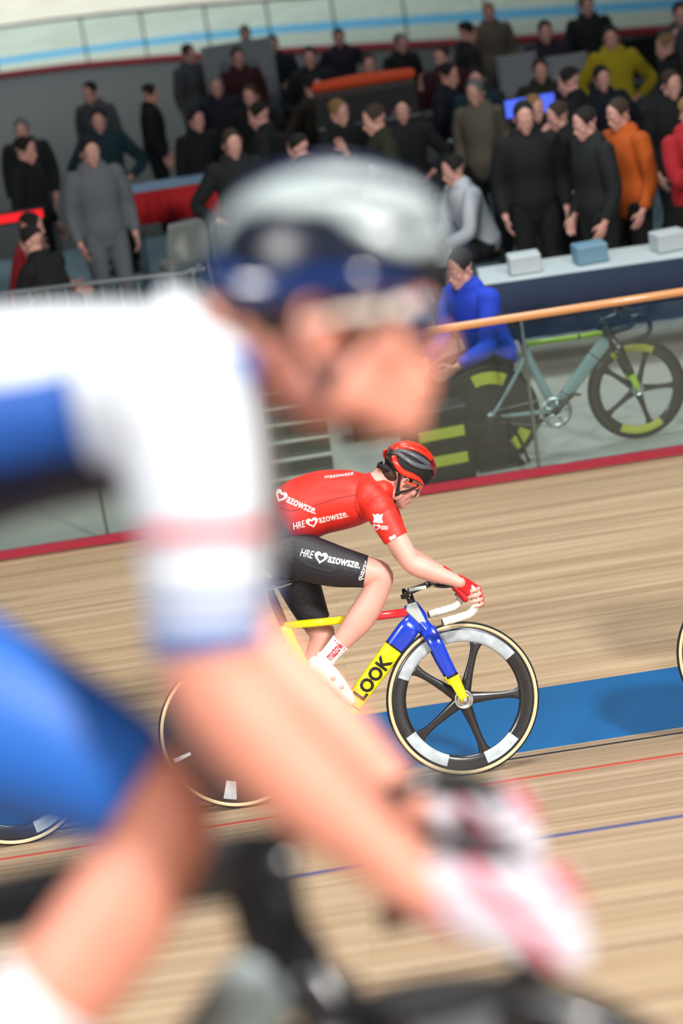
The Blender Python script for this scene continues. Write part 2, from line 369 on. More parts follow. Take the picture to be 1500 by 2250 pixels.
# ------------------------------------------------------------------ bicycle
def steerer(ang):
    P = V((.362, 0, .72)); ax = V((-.22, 0, 1)).normalized(); q = Quaternion(ax, ang)
    def S(p): return P+q @ (V(p)-P)
    return S, q
def apply(bm, S):
    for v in bm.verts: v.co = S(v.co)
def make_wheel(root, x, front, st, S=None, spin=68):
    r = .334; wh = bpy.data.objects.new('wheel', None); C.objects.link(wh); wh.parent = root
    c = (x, 0, r)
    def fin(name, bm, m, smooth=True):
        if S: apply(bm, S)
        return obj(name, bm, m, wh, smooth)
    bm = bmesh.new()    # tyre: black tread, tan walls
    prof = [(r-.023, -.0105), (r-.016, -.0125), (r-.009, -.0115), (r-.003, -.0075), (r, 0), (r-.003, .0075), (r-.009, .0115), (r-.016, .0125), (r-.023, .0105)]
    tw = st['tyre']
    lathe(bm, prof, c, 128, mif=lambda a, j: 0 if j in (2, 3, 4, 5) else 1, closed=True); fin('tyre', bm, [RUB, tw])
    bm = bmesh.new()
    if front:
        ri = r-.085
        prof = [(r-.021, -.010), (r-.035, -.0125), (r-.07, -.010), (ri, -.004), (ri-.002, 0), (ri, .004), (r-.07, .010), (r-.035, .0125), (r-.021, .010)]
        def mf(a, j):
            if j in (1, 2, 5, 6):
                for lo, hi in st['rim_white']:
                    if lo <= a <= hi: return 1
            return 0
        lathe(bm, prof, c, 144, mif=mf, closed=True); fin('rim', bm, [CARB, st['rim_decal']])
        for k in range(5):
            a = math.radians(spin-72*k); d = V((math.cos(a), 0, math.sin(a))); cc = V(c)
            bm = bmesh.new(); P = []
            for rr, wd, tk in ((.02, .030, .016), (.05, .026, .013), (.11, .019, .009), (.18, .016, .008), (.225, .020, .008), (.248, .030, .006)):
                p = cc+d*rr; P.append((*p, wd, tk))
            loft(bm, P, n=14, sub=3, ref=(0, 1, 0)); fin('spoke', bm, CARB)
        bm = bmesh.new()
        for s in (-1, 1): lathe(bm, [(.040, s*.014), (.042, s*.030), (.036, s*.033), (.032, s*.028), (.020, s*.028), (.018, s*.038), (.0, s*.040)], c, 40)
        fin('hub', bm, SILV)
    else:
        prof = [(r-.021, -.010), (r-.04, -.0125), (r-.12, -.014), (.05, -.022), (.0, -.026)]
        lathe(bm, prof, c, 96, mif=lambda a, j: 1 if (j in (1,) and any(lo <= a <= hi for lo, hi in st['disc_white'])) else 0)
        lathe(bm, [(q, -y) for q, y in prof], c, 96); fin('disc', bm, [CARB, st['rim_decal']])
        bm = bmesh.new()
        for s in (-1, 1): lathe(bm, [(.030, s*.024), (.028, s*.034), (.016, s*.04), (0, s*.042)], c, 36)
        fin('hub', bm, SILV)
        bm = bmesh.new(); lathe(bm, [(.028, -.038), (.03, -.041), (.028, -.044)], c, 30); fin('sprocket', bm, SILV)
    return wh
def ring_xz(bm, c, y, r, w, n=60): lathe(bm, [(r-w, y-.001), (r, y-.001), (r, y+.001), (r-w, y+.001)], (c[0], 0, c[1]), n, closed=True)
def make_bike(st, label, steer=0., crank=74., loc=(0, 0, 0), rot=(0, 0, 0), name='track_bicycle', group=None, pedals=True):
    t = thing(name, label, 'bicycle', loc, rot, group); S, q = steerer(steer)
    rx, fx = -.4985, .4985
    make_wheel(t, rx, False, st); make_wheel(t, fx, True, st, S)
    m = st['m']; up = st.get('raise', 0.); bo = V(st.get('bar', (0, 0, 0)))       # materials by name; raised top tube, bar reach
    # down tube: rows px,z then half depth / half width
    bm = bmesh.new(); a = V((.345, 0, .703)); b = V((-.055, 0, .305))
    def row(f, h, wd): p = a.lerp(b, f); return (*p, h, wd)
    rows = [row(0, .040, .021), row(.10, .047, .023), row(.25, .046, .025), row(.265, .046, .025), row(.80, .041, .026), row(.815, .041, .026), row(1, .038, .028)]
    loft(bm, rows, n=28, sub=1, mis=[0, 0, 1, 2, 1, 2], power=2.7)
    dt = obj('down_tube', bm, [m['dt1'], BLK, m['dt2']], t)
    if st.get('word'):
        tb = text_bm(st['word'], .080, .0034, 0, 1.1); xs = [v.co.x for v in tb.verts]; wd = max(xs)-min(xs); k = .215/wd
        tree = bvh_of(dt); ang = math.atan2(a.z-b.z, a.x-b.x)
        for v in tb.verts: v.co.x *= k; v.co.x -= 0; v.co.y -= .028
        for s in (-1,):
            p = a.lerp(b, .735); o = drape('lettering', tb, (p.x, p.z), ang, tree, BLK, dt, s, .0008)
            if o: o['label'] = 'black LOOK lettering'
    # top tube
    bm = bmesh.new(); loft(bm, [(.345, 0, .742+up, .019+up*.3, .018), (.165, 0, .7445+up, .018+up*.25, .017), (.150, 0, .745+up, .018+up*.25, .017), (-.02, 0, .752+up*.8, .017+up*.2, .015), (-.215, 0, .762+up*.6, .018, .013)], n=20, mis=[0, 1, 2, 2], power=2.5)
    obj('top_tube', bm, [m['tt1'], BLK, m['tt2']], t)
    # head tube with its pale nose
    bm = bmesh.new(); loft(bm, [(.338, 0, .775+up*.7, .030+up*.2, .021), (.345, 0, .74, .040, .022), (.358, 0, .70, .044, .022), (.376, 0, .655, .026, .021)], n=24, sub=3, power=2.5); obj('head_tube', bm, m['ht'], t)
    bm = bmesh.new(); prism(bm, [(.312, .752), (.322, .778), (.362, .783), (.404, .655), (.388, .650)], -.0235, .0235); o = crisp(obj('head_tube_nose', bm, m['nose'], t)); 
    bv = o.modifiers.new('b', 'BEVEL'); bv.width = .006; bv.segments = 3
    # seat tube + post + saddle
    bm = bmesh.new(); loft(bm, [(-.065, 0, .295, .030, .026), (-.12, 0, .46, .030, .017), (-.175, 0, .62, .026, .014), (-.215, 0, .765, .024, .013)], n=22, sub=4, power=2.4); obj('seat_tube', bm, m['st'], t)
    bm = bmesh.new(); loft(bm, [(-.213, 0, .755, .020, .010), (-.242, 0, .875, .019, .010), (-.250, 0, .930, .012, .012)], n=18, sub=3); obj('seatpost', bm, BLK, t)
    bm = bmesh.new(); loft(bm, [(-.375, 0, 0.970, .012, .058), (-.34, 0, 0.971, .020, .070), (-.29, 0, 0.963, .021, .060), (-.23, 0, 0.957, .018, .030), (-.16, 0, 0.957, .014, .020), (-.105, 0, 0.953, .010, .015)], n=24, sub=4, dome=True); sad = obj('saddle', bm, BLK, t)
    bm = bmesh.new()
    for s in (-1, 1): tube(bm, [(-.33, s*.022, 0.950), (-.29, s*.022, 0.932), (-.21, s*.022, 0.932), (-.15, s*.015, 0.943)], .0035, 8)
    obj('saddle_rail', bm, SILV, sad)
    # stays
    for s in (-1, 1):
        bm = bmesh.new(); loft(bm, [(-.06, s*.022, .30, .018, .010), (-.18, s*.034, .305, .016, .008), (-.40, s*.058, .325, .013, .007), (-.505, s*.062, .334, .012, .005)], n=14, sub=3, dome=True); obj('chain_stay', bm, m['cs'], t)
        bm = bmesh.new(); loft(bm, [(-.20, s*.014, .70, .014, .008), (-.28, s*.035, .60, .013, .007), (-.40, s*.052, .45, .012, .006), (-.505, s*.062, .334, .011, .005)], n=14, sub=3, dome=True); obj('seat_stay', bm, m['ss'], t)
    # fork
    bm = bmesh.new(); loft(bm, [(.366, 0, .70, .026, .022), (.385, 0, .665, .030, .036), (.395, 0, .645, .028, .046)], n=20, sub=3); apply(bm, S); obj('fork_crown', bm, m['fk1'], t)
    for s in (-1, 1):
        bm = bmesh.new()
        rows = [(.388, s*.036, .662, .034, .013), (.418, s*.044, .58, .031, .011), (.437, s*.048, .515, .029, .010), (.459, s*.051, .452, .026, .009), (.463, s*.0515, .442, .026, .009), (.485, s*.054, .375, .021, .008), (.4985, s*.056, .328, .015, .007)]
        loft(bm, rows, n=18, sub=1, mis=[0, 0, 0, 1, 2, 2], power=2.3)
        apply(bm, S); obj('fork_blade', bm, [m['fk1'], BLK, m['fk2']], t)
    bm = bmesh.new()
    bm.free()
    for s in (-1, 1): bm = bmesh.new(); lathe(bm, [(.012, s*.058), (.012, s*.066), (.006, s*.068), (0, s*.068)], (fx, 0, .334), 6); apply(bm, S); obj('axle_nut', bm, SILV, t)
    # stem and spacer
    bm = bmesh.new(); loft(bm, [(.344, 0, .775, .018, .018), (.334, 0, .82, .016, .016)], n=20)
    if not up: loft(bm, [(.327, 0, .800, .020, .014), (.329, 0, .845, .020, .014)], n=12); box(bm, (.315, 0, .812), (.03, .02, .02), bev=.003)
    apply(bm, S); obj('headset_spacer', bm, BLK, t)
    bm = bmesh.new(); loft(bm, [(.325, 0, .826, .017, .018), (.38, 0, .838, .013, .016), (.430+bo.x, 0, .848+bo.z, .014, .018)], n=18, sub=3, power=3); apply(bm, S); stm = obj('stem', bm, m['stem'], t)
    bm = bmesh.new()
    for s in (-1, 1): box(bm, (.375, s*.0165, .838), (.075, .002, .014))
    apply(bm, S); obj('stem_stripe', bm, m['stemstripe'], stm, smooth=False)
    # handlebar (one long bent bar): tops, forward sweep, drops
    bx = -.030 if steer else .0
    half = [(.443, .0, .848), (.443, .07, .848), (.450, .13, .848), (.475, .172, .846), (.515+bx*.0, .19, .846), (.552, .192, .838), (.578, .192, .812), (.588, .193, .775), (.580, .194, .738), (.555, .195, .714), (.51, .196, .705), (.435, .198, .697)]
    half = [(p[0]+bo.x, p[1], p[2]+bo.z) for p in half]
    B = [(p[0], -p[1], p[2]) for p in half[::-1]]+half[1:]
    bm = bmesh.new(); tube(bm, B, .0125, 14, 5, ref=(0, 0, 1)); apply(bm, S); hb = obj('handlebar', bm, BLK, t)
    for s in (-1, 1):
        seg = [(p[0], s*p[1], p[2]) for p in half[4:]]
        Q = cr([(*p, 0) for p in seg], 10); P = []
        for i, p in enumerate(Q): P.append((p[0], p[1], p[2], .0165+.0012*(i % 4 < 2), .0165+.0012*(i % 4 < 2)))
        bm = bmesh.new(); loft(bm, P, n=16, ref=(0, 1, 0)); apply(bm, S); tp = obj('bar_tape', bm, m['tape'], hb)
        e = Q[-1]; bm = bmesh.new(); lathe(bm, [(0, 0), (.013, 0), (.0145, .004), (0, .006)], (0, 0, 0), 16)
        for v in bm.verts: v.co = V((e[0]-v.co.y, e[1]+v.co.x, e[2]+v.co.z-.001))
        apply(bm, S); obj('end_plug', bm, BLK, tp)
    # drivetrain
    bb = V((-.069, 0, .289))
    bm = bmesh.new(); lathe(bm, [(0, -.045), (.024, -.045), (.028, -.03), (.028, .03), (.024, .045), (0, .045)], bb, 32); obj('bottom_bracket', bm, BLK, t)
    bm = bmesh.new(); n = 100; outer = []
    for k in range(n):
        r = .103 if k % 2 else .098; a2 = 2*PI*k/n; outer.append((r*math.cos(a2), r*math.sin(a2)))
    for yy in (-.046,):
        vo = [[bm.verts.new(bb+V((x, yy+d, z))) for x, z in outer] for d in (-.0015, .0015)]
        vi = [[bm.verts.new(bb+V((x*.80, yy+d, z*.80))) for x, z in outer] for d in (-.0015, .0015)]
        for k in range(n):
            j = (k+1) % n
            for A, Bq in ((vo[0], vi[0]), (vi[1], vo[1]), (vo[1], vo[0]), (vi[0], vi[1])): bm.faces.new((A[k], A[j], Bq[j], Bq[k]))
    for k in range(5):
        a2 = math.radians(crank+36+72*k); d = V((math.cos(a2), 0, math.sin(a2))); p0 = bb+V((0, -.046, 0)); p1 = p0+d*.086
        loft(bm, [(*p0, .010, .003), (*p1, .007, .002)], n=8)
    obj('chainring', bm, SILV if not st.get('darkring') else CARB, t)
    # chain: two runs and the wraps
    bm = bmesh.new(); pts = []
    for k in range(13): a2 = math.radians(-90+15*k); pts.append((bb.x+.104*math.cos(a2), -.046, bb.z+.104*math.sin(a2), .004, .0035))
    for k in range(9): a2 = math.radians(90+22.5*k); pts.append((rx+.033*math.cos(a2), -.046, .334+.033*math.sin(a2), .004, .0035))
    loft(bm, pts, n=8, closed=True); obj('chain', bm, mat('chain_steel', '#7C7B78', .4, .9, noise=.4, nscale=300), t)
    for s, ca in ((-1, crank), (1, crank+180)):
        a2 = math.radians(ca); d = V((math.cos(a2), 0, math.sin(a2))); p0 = bb+V((0, s*.06, 0)); p1 = bb+V((0, s*.078, 0))+d*.165
        bm = bmesh.new(); loft(bm, [(*(p0-d*.01), .020, .008), (*p0, .021, .009), (*p0.lerp(p1, .5), .013, .007), (*p1, .015, .007), (*(p1+d*.01), .012, .006)], n=16, sub=3, dome=True); ck = obj('crank', bm, m['crank'], t)
        bm = bmesh.new(); tube(bm, [p1, p1+V((0, s*.05, 0))], .006, 10, 1, ref=(0, 0, 1)); loft(bm, [(p1.x-.032, p1.y+s*.035, p1.z+.006, .008, .026), (p1.x, p1.y+s*.035, p1.z, .010, .032), (p1.x+.035, p1.y+s*.035, p1.z-.006, .006, .02)], n=12, sub=3, dome=True); obj('pedal', bm, BLK, ck)
    return t
MOND = dict(tyre=TAN, rim_decal=mat('rim_silver_decal', '#AEB9C0', .3, noise=.5, nscale=22), rim_white=[(33, 152), (205, 248), (283, 316)], disc_white=[(250, 262), (196, 200)], word='LOOK',
            m=dict(dt1=BLUE, dt2=YEL, tt1=RED, tt2=YEL, ht=BLUE, nose=LGREY, st=YEL, cs=WHT, ss=YEL, fk1=BLUE, fk2=YEL, stem=BLK, stemstripe=LGREY, crank=SILV, tape=TAPE))
BLACKS = dict(bar=(.025, 0, -.012), tyre=mat('dark_sidewall', '#2A2A2A', .8), rim_decal=mat('rim_grey_decal', '#6B7076', .4), rim_white=[(78, 96)], disc_white=[(80, 100)], darkring=True, **{'raise': .07},
              m=dict(dt1=mat('pale_frame_panel', '#9FAEAE', .4), dt2=CARB, tt1=CARB, tt2=CARB, ht=CARB, nose=CARB, st=CARB, cs=CARB, ss=CARB, fk1=CARB, fk2=CARB, stem=BLK, stemstripe=CARB, crank=BLK, tape=mat('black_bar_tape', '#17181A', .7, bump=.1, bscale=120)))

# ------------------------------------------------------------------ people: the riders
def seg_between(P, f0, f1, grow=0.):
    """part of a row chain between two fractions (by index), inflated"""
    L = len(P)-1; out = []
    def at(f):
        i = min(int(f), L-1); t = f-i; return tuple(a+(b-a)*t for a, b in zip(P[i], P[i+1]))
    fs = [f0]+[i for i in range(L+1) if f0 < i < f1]+[f1]
    for f in fs:
        r = at(f); out.append((r[0], r[1], r[2], r[3]+grow, r[4]+grow))
    return out
def hand_rows(G, B, W, side, a0, sweep, glove_grow=0., finger_r=.0083):
    """returns (fingers, metacarpals, thumb) as row chains.  side = -1 right (towards camera), +1 left"""
    G, B, W = V(G), V(B).normalized(), V(W)
    e1 = (V((1, 0, 0))-B*B.x).normalized(); e2 = V((0, side, 0)); e2 = (e2-B*e2.dot(B)-e1*e2.dot(e1)).normalized()
    def ringp(off, deg, R): a = math.radians(deg); return G+B*off+(e1*math.cos(a)+e2*math.sin(a))*R
    offs = (.034, .0115, -.0115, -.033); lens = (.92, 1., .95, .78); rads = (1., 1.05, 1., .88)
    fing, meta = [], []
    for o_, ln, rr in zip(offs, lens, rads):
        k = ringp(o_*1.05, a0, .037); rows = []
        r0 = finger_r*rr
        for j, f in enumerate((0, .22, .45, .7, 1.)):
            p = ringp(o_, a0+sweep*ln*f, .037-.011*min(1, f*2.2)); rows.append((*p, r0*(1.12-.22*f), r0*(1.12-.22*f)))
        fing.append(rows)
        wst = W+B*o_*.45
        mid = (wst+k)/2+(e1*math.cos(math.radians(a0))+e2*math.sin(math.radians(a0)))*.006
        meta.append([(*wst, .014, .016), (*mid, .013, .014), (*k, .0115, .0115)])
    tb = W.lerp(ringp(.02, a0+180, .03), .35)
    th = [(*tb, .014, .014), (*ringp(.05, a0-sweep*.28, .040), .0125, .0125), (*ringp(.052, a0-sweep*.5, .030), .0105, .0105), (*ringp(.040, a0-sweep*.72, .028), .009, .009)]
    return fing, meta, th
class Head:  # position of the ear line, nod and turn
    def __init__(s, ear, pitch, k=1., yaw=0.):
        s.E = V((ear[0], 0, ear[1])); c, n = math.cos(pitch), math.sin(pitch); s.k = k
        s.R = M4(((c, 0, n), (0, 1, 0), (-n, 0, c))).to_4x4().to_3x3()
        s.R = s.R @ M4.Rotation(yaw, 3, 'Z')
    def p(s, x, y, z): return s.E+s.R @ (V((x, y, z))*s.k)
    def e(s, bm, c, r, mi=0, seg=20): ell(bm, s.p(*c), tuple(q*s.k for q in r), s.R, seg, mi)
    def l(s, bm, rows, **kw): loft(bm, [(*s.p(*r[:3]), r[3]*s.k, r[4]*s.k) for r in rows], ref=tuple(s.R @ V((0, 1, 0))), **kw)
def add_head(bm, H, neck):
    H.e(bm, (.008, 0, .05), (.098, .076, .090)); H.e(bm, (.058, 0, .04), (.046, .057, .052))
    H.e(bm, (.050, 0, -.02), (.050, .056, .066)); H.e(bm, (.035, 0, -.062), (.052, .050, .042))
    H.e(bm, (.078, 0, -.088), (.023, .028, .022)); H.e(bm, (.076, 0, -.052), (.031, .037, .036)); H.e(bm, (.0, 0, -.045), (.052, .056, .052)); H.e(bm, (.052, 0, -.078), (.040, .040, .026)); H.e(bm, (.058, 0, -.080), (.040, .036, .028)); H.e(bm, (.076, 0, -.060), (.030, .034, .036))
    for s in (-1, 1):
        H.e(bm, (.070, s*.040, -.012), (.024, .020, .022)); H.e(bm, (.012, s*.050, -.052), (.030, .016, .034))
        H.l(bm, [(.088, s*.048, .024, .009, .009), (.1, s*.028, .030, .010, .010), (.103, s*.004, .026, .010, .009)], n=10, sub=3, dome=True)
        # ear: rim, bowl and lobe
        H.l(bm, [(.010, s*.076, .012, .004, .005), (.004, s*.087, .028, .004, .005), (-.012, s*.094, .030, .004, .005), (-.022, s*.096, .014, .004, .005), (-.018, s*.092, -.006, .004, .005), (-.006, s*.082, -.022, .005, .006)], n=8, sub=4, dome=True)
        H.e(bm, (-.006, s*.075, .004), (.014, .006, .020)); H.e(bm, (-.003, s*.078, -.022), (.007, .005, .009))
        H.e(bm, (.111, s*.010, -.027), (.009, .006, .006))
        H.e(bm, (.086, s*.030, .007), (.012, .013, .010))
    H.l(bm, [(.100, 0, .020, .008, .008), (.112, 0, .002, .007, .009), (.125, 0, -.019, .0085, .009), (.114, 0, -.029, .007, .010)], n=12, sub=3, dome=True)
    H.l(bm, [(.092, -.026, -.052, .005, .006), (.106, -.010, -.049, .0065, .006), (.106, .010, -.049, .0065, .006), (.092, .026, -.052, .005, .006)], n=10, sub=3, dome=True)
    H.l(bm, [(.090, -.023, -.060, .005, .006), (.103, -.009, -.063, .007, .007), (.103, .009, -.063, .007, .007), (.090, .023, -.060, .005, .006)], n=10, sub=3, dome=True)
    a, b = V(neck[0]), V(neck[1])
    mid = (a+b)/2
    loft(bm, [(*a, .075, .085), (*mid, .060, .060), (*b, .056, .056), (*H.p(-.005, 0, .0), .05, .055)], n=22, sub=4)
def mirror_rows(P): return [(r[0], -r[1], r[2], r[3], r[4]) for r in P]

def make_rider(name, pose, sty, label, loc, rot, voxel=.0035, group=None):
    t = thing(name, label, 'person', loc, rot, group)
    T, AR, AL, LR_, LL_ = pose['torso'], pose['armR'], pose['armL'], pose['legR'], pose['legL']
    H = Head(pose['ear'], pose['pitch'], pose.get('hk', 1.), pose.get('turn', 0.)); neck = pose['neck']
    hands = []
    for side, arm in ((-1, AR), (1, AL)):
        g, B, a0, sw = pose['grip'][0 if side < 0 else 1]
        hands.append(hand_rows(g, B, arm[-1][:3], side, a0, sw))
    # --- body: one continuous skin
    bm = bmesh.new()
    loft(bm, T, n=36, sub=5, dome=True)
    for arm in (AR, AL): loft(bm, arm, n=22, sub=5, dome=True)
    for leg in (LR_, LL_): loft(bm, leg, n=26, sub=5, dome=True)
    for F_, Mt, Th in hands:
        for r in F_: loft(bm, r, n=12, sub=3, ref=(.3, 1, .2), dome=True)
        for r in Mt: loft(bm, r, n=12, sub=3, ref=(.3, 1, .2), dome=True)
        loft(bm, Th, n=12, sub=3, ref=(.3, 1, .2), dome=True)
    for ft in (pose['footR'], pose['footL']): loft(bm, ft, n=18, sub=4, dome=True)
    add_head(bm, H, neck)
    body = organic('body', bm, voxel, 5, sty['skin'], t)
    # --- eyes, brows, hair
    for s in (-1, 1):
        bm = bmesh.new(); H.e(bm, (.0895, s*.031, .006), (.0115, .0115, .009)); ey = obj('eye', bm, mat('eye_white', '#D8D2C8', .2), t)
        bm = bmesh.new(); H.e(bm, (.0995, s*.031, .006), (.0022, .0052, .0052)); obj('iris', bm, mat('iris_dark', '#2A211C', .1), ey)
    bm = bmesh.new(); H.e(bm, (-.006, 0, .052), (.100, .0795, .093), seg=40)
    bmesh.ops.bisect_plane(bm, geom=bm.verts[:]+bm.edges[:]+bm.faces[:], plane_co=H.p(0, 0, pose.get('hairz', .022)), plane_no=H.R @ V((-.30, 0, -1)), clear_outer=True)
    bmesh.ops.holes_fill(bm, edges=bm.edges)
    obj('hair', bm, sty['hair'], t)
    if pose.get('nape'):
        bm = bmesh.new(); H.e(bm, (-.046, 0, .012), (.050, .058, .046), seg=28); obj('nape_hair', bm, sty['hair'], t)
    # --- jersey
    g = .007
    bm = bmesh.new(); loft(bm, seg_between(T, pose['jt'][0], pose['jt'][1], g), n=40, sub=5, dome=True)
    for arm in (AR, AL):
        P = cr([tuple(x) for x in arm], 5); k = int(pose['sleeve']*(len(P)-1)); loft(bm, [(r[0], r[1], r[2], r[3]+g*.8, r[4]+g*.8) for r in P[:k+1]], n=24); ell(bm, arm[0][:3], (arm[0][3]+g*1.4,)*3); ell(bm, arm[1][:3], (arm[1][3]+g*1.3,)*3)
    a, b = V(neck[0]), V(neck[1]); p = a.lerp(b, .45); loft(bm, [(*a, .080, .095), (*p, .064, .066)], n=24)
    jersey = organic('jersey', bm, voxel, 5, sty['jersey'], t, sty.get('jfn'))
    for z0, z1, bmt in sty.get('bands', ()):
        for arm in (AR, AL):
            P = [r for r in cr([tuple(x) for x in arm], 60) if z0 < r[2] < z1][::6]
            bm = bmesh.new(); loft(bm, [(r[0], r[1], r[2], r[3]+g*.8+.0004, r[4]+g*.8+.0004) for r in P], n=36); obj('sleeve_band', bm, bmt, jersey)
    # --- shorts
    bm = bmesh.new(); loft(bm, seg_between(T, 0, pose['jt'][0]+.55, .004), n=36, sub=5, dome=True)
    for leg in (LR_, LL_):
        P = cr([tuple(x) for x in leg], 5); k = int(pose['short']*(len(P)-1)); loft(bm, [(r[0], r[1], r[2], r[3]+.0045, r[4]+.0045) for r in P[:k+1]], n=28); ell(bm, P[0][:3], (P[0][3]+.006, P[0][4]+.006, P[0][3]+.006), seg=28)
    shorts = organic('shorts', bm, voxel, 3, sty['shorts'], t, sty.get('sfn'))
    # --- socks and shoes
    for leg, foot in ((LR_, pose['footR']), (LL_, pose['footL'])):
        P = cr([tuple(x) for x in leg], 6); k = int(pose['sock']*(len(P)-1))
        bm = bmesh.new(); loft(bm, [(r[0], r[1], r[2], r[3]+.0035, r[4]+.0035) for r in P[k:]], n=24, dome=False); loft(bm, [(r[0], r[1], r[2], r[3]+.002, r[4]+.002) for r in foot[:2]], n=18, sub=3, dome=True)
        sk = organic('sock', bm, .004, 3, sty['sock'], t)
        if foot is pose['footR'] and sty.get('socktext'):
            tr = bvh_of(sk); A, B2 = V(P[k][:3]), V(P[-1][:3]); ang = math.atan2(A.z-B2.z, A.x-B2.x)
            q = B2.lerp(A, .22); tb = text_bm('mazowsze', .058, .0014)
            for v in tb.verts: v.co.y -= .018; v.co.x *= .52
            drape('sock_lettering', tb, (q.x, q.z), ang, tr, mat('red_print', '#C0203A', .6), sk, -1)
            bm = bmesh.new()
            for i in range(5):
                for dz in (0,): bmesh.ops.create_grid(bm, x_segments=1, y_segments=3, size=.5, matrix=M4.Translation(((A-B2).length*.93, -.026+i*.013, 0)) @ M4.Diagonal((.012, .004, 1, 1)))
            drape('sock_stripe', bm, (B2.x, B2.z), ang, tr, mat('red_print', '#C0203A', .6), sk, -1)
        bm = bmesh.new(); loft(bm, [(r[0], r[1], r[2], r[3]+.006, r[4]+.006) for r in foot], n=26, sub=4, dome=True)
        h0, h1 = V(foot[0][:3]), V(foot[-1][:3]); d = (h1-h0).normalized(); up = V((-d.z, 0, d.x))
        if up.z < 0 and abs(d.z) < .98: up = -up
        loft(bm, [(*(h0+up*.02), .040, .036), (*(h0+up*.045+d*.015), .036, .034)], n=22, sub=2)
        sh = organic('shoe', bm, .0035, 3, sty['shoe'], t)
        bm = bmesh.new(); loft(bm, [(*(h0-up*.036-d*.01), .006, .028), (*(h0.lerp(h1, .5)-up*.034), .006, .028), (*(h1-up*.026), .006, .036), (*(h1-up*.020+d*.03), .005, .022)], n=16, sub=3, dome=True)
        obj('shoe_sole', bm, mat('sole_grey', '#8D8F90', .5), sh)
        tr = bvh_of(sh); y = h0.y
        for f, rr in ((.42, .011), (.66, .0095)):
            c = h0.lerp(h1, f)+up*.018
            h = tr.ray_cast(V((c.x, y-.5, c.z)), V((0, 1, 0)))
            if h[0]: bm = bmesh.new(); lathe(bm, [(0, -.007), (rr*.6, -.007), (rr, -.004), (rr, .004), (0, .004)], h[0], 20); obj('shoe_dial', bm, mat('dial_silver', '#B9B5AD', .3, .6), sh)
    # --- gloves
    for F_, Mt, Th in hands:
        bm = bmesh.new()
        for r in Mt: loft(bm, [(q[0], q[1], q[2], q[3]+.0035, q[4]+.0035) for q in r], n=14, sub=3, ref=(.3, 1, .2), dome=True)
        for r in F_:
            P = cr(r, 3); k = max(2, int(sty['glovelen']*(len(P)-1))); loft(bm, [(q[0], q[1], q[2], q[3]+.0025, q[4]+.0025) for q in P[:k+1]], n=12, ref=(.3, 1, .2), dome=sty['glovelen'] >= 1)
        P = cr(Th, 3); loft(bm, [(q[0], q[1], q[2], q[3]+.0025, q[4]+.0025) for q in P[:5 if sty['glovelen'] < 1 else len(P)]], n=12, ref=(.3, 1, .2), dome=sty['glovelen'] >= 1)
        organic('glove', bm, .0028, 2, sty['glove'], t, sty.get('gfn'))
    # --- helmet
    hb = sty['helmet']; hz = .068+pose.get('lift', 0.)
    bm = bmesh.new(); H.e(bm, (.012, 0, hz), (.118, .092, .096), seg=48)
    bmesh.ops.bisect_plane(bm, geom=bm.verts[:]+bm.edges[:]+bm.faces[:], plane_co=H.p(0, 0, .036), plane_no=H.R @ V((.10, 0, -1)), clear_outer=True)
    bmesh.ops.holes_fill(bm, edges=bm.edges)
    shell = obj('helmet', bm, hb['inner'], t)
    def rib(name, lat, m, wd, th0, f0=2, f1=160, wd2=None, ex=1.0, m2=None, n2=None):
        """strip running front to back over the helmet at a lateral lean"""
        rows = []
        N = 18
        for i in range(N+1):
            f = i/N; a = math.radians(f0+(f1-f0)*f); bow = math.sin(math.pi*min(1, max(0, f)))
            la = math.radians(lat)*(.55+.45*bow)
            rx_, ry, rz = .1205*ex, .0945*ex, .0985*ex
            q = V((math.cos(a), math.sin(la)*(.35+.65*math.sin(a)), max(.02, math.sin(a)*math.cos(la)))).normalized()
            x = .012+rx_*q.x; y = ry*q.y; z = hz+rz*q.z
            wv = (wd+((wd2 or wd)-wd)*f)*(.45+.55*bow**.5)
            rows.append((x, y, z, th0, wv))
        bm = bmesh.new(); ms = None
        P = [(*H.p(*r[:3]), r[3]*H.k, r[4]*H.k) for r in rows]
        ms = [0]*N
        if m2: ms = [0 if i < n2 else 1 for i in range(N)]
        L_ = math.radians(lat); tang = H.R @ V((0, math.cos(L_*.8), -math.sin(L_*.8)))
        loft(bm, P, n=12, ref=tuple(tang), mis=ms, dome=False)
        return obj(name, bm, [m, m2] if m2 else m, shell)
    for args in hb['ribs']: rib('helmet_rib', *args[0], **args[1])
    # lower band and swoosh at each side
    for s in (-1, 1):
        rows = hb['swoosh']
        bm = bmesh.new(); H.l(bm, [(r[0], s*r[1], r[2]+hz-.068, r[3], r[4]) for r in rows], n=12, sub=4, dome=True); obj('helmet_side_band', bm, hb['side'], shell)
        bm = bmesh.new(); H.l(bm, [(-.05, s*.080, .036, .007, .002), (-.028, s*.079, .0, .007, .002), (-.004, s*.070, -.045, .007, .002), (.022, s*.050, -.088, .006, .002), (.034, s*.028, -.112, .006, .002), (.038, 0, -.117, .006, .002)], n=8, sub=4)
        H.l(bm, [(.066, s*.073, .030, .006, .002), (.040, s*.076, -.008, .006, .002), (.004, s*.072, -.042, .006, .002)], n=8, sub=4)
        stp = obj('strap', bm, DARKF, shell)
        bm = bmesh.new(); H.e(bm, (.002, s*.071, -.046), (.012, .005, .012)); obj('strap_divider', bm, DARKF, stp)
    bm = bmesh.new(); H.l(bm, [(-.088, -.045, .020, .012, .006), (-.106, -.02, .012, .014, .006), (-.110, 0, .008, .016, .008), (-.106, .02, .012, .014, .006), (-.088, .045, .020, .012, .006)], n=10, sub=3, dome=True); obj('helmet_cradle', bm, DARKF, shell)
    # --- sunglasses
    gl = thing('sunglasses', None, None); gl.parent = t
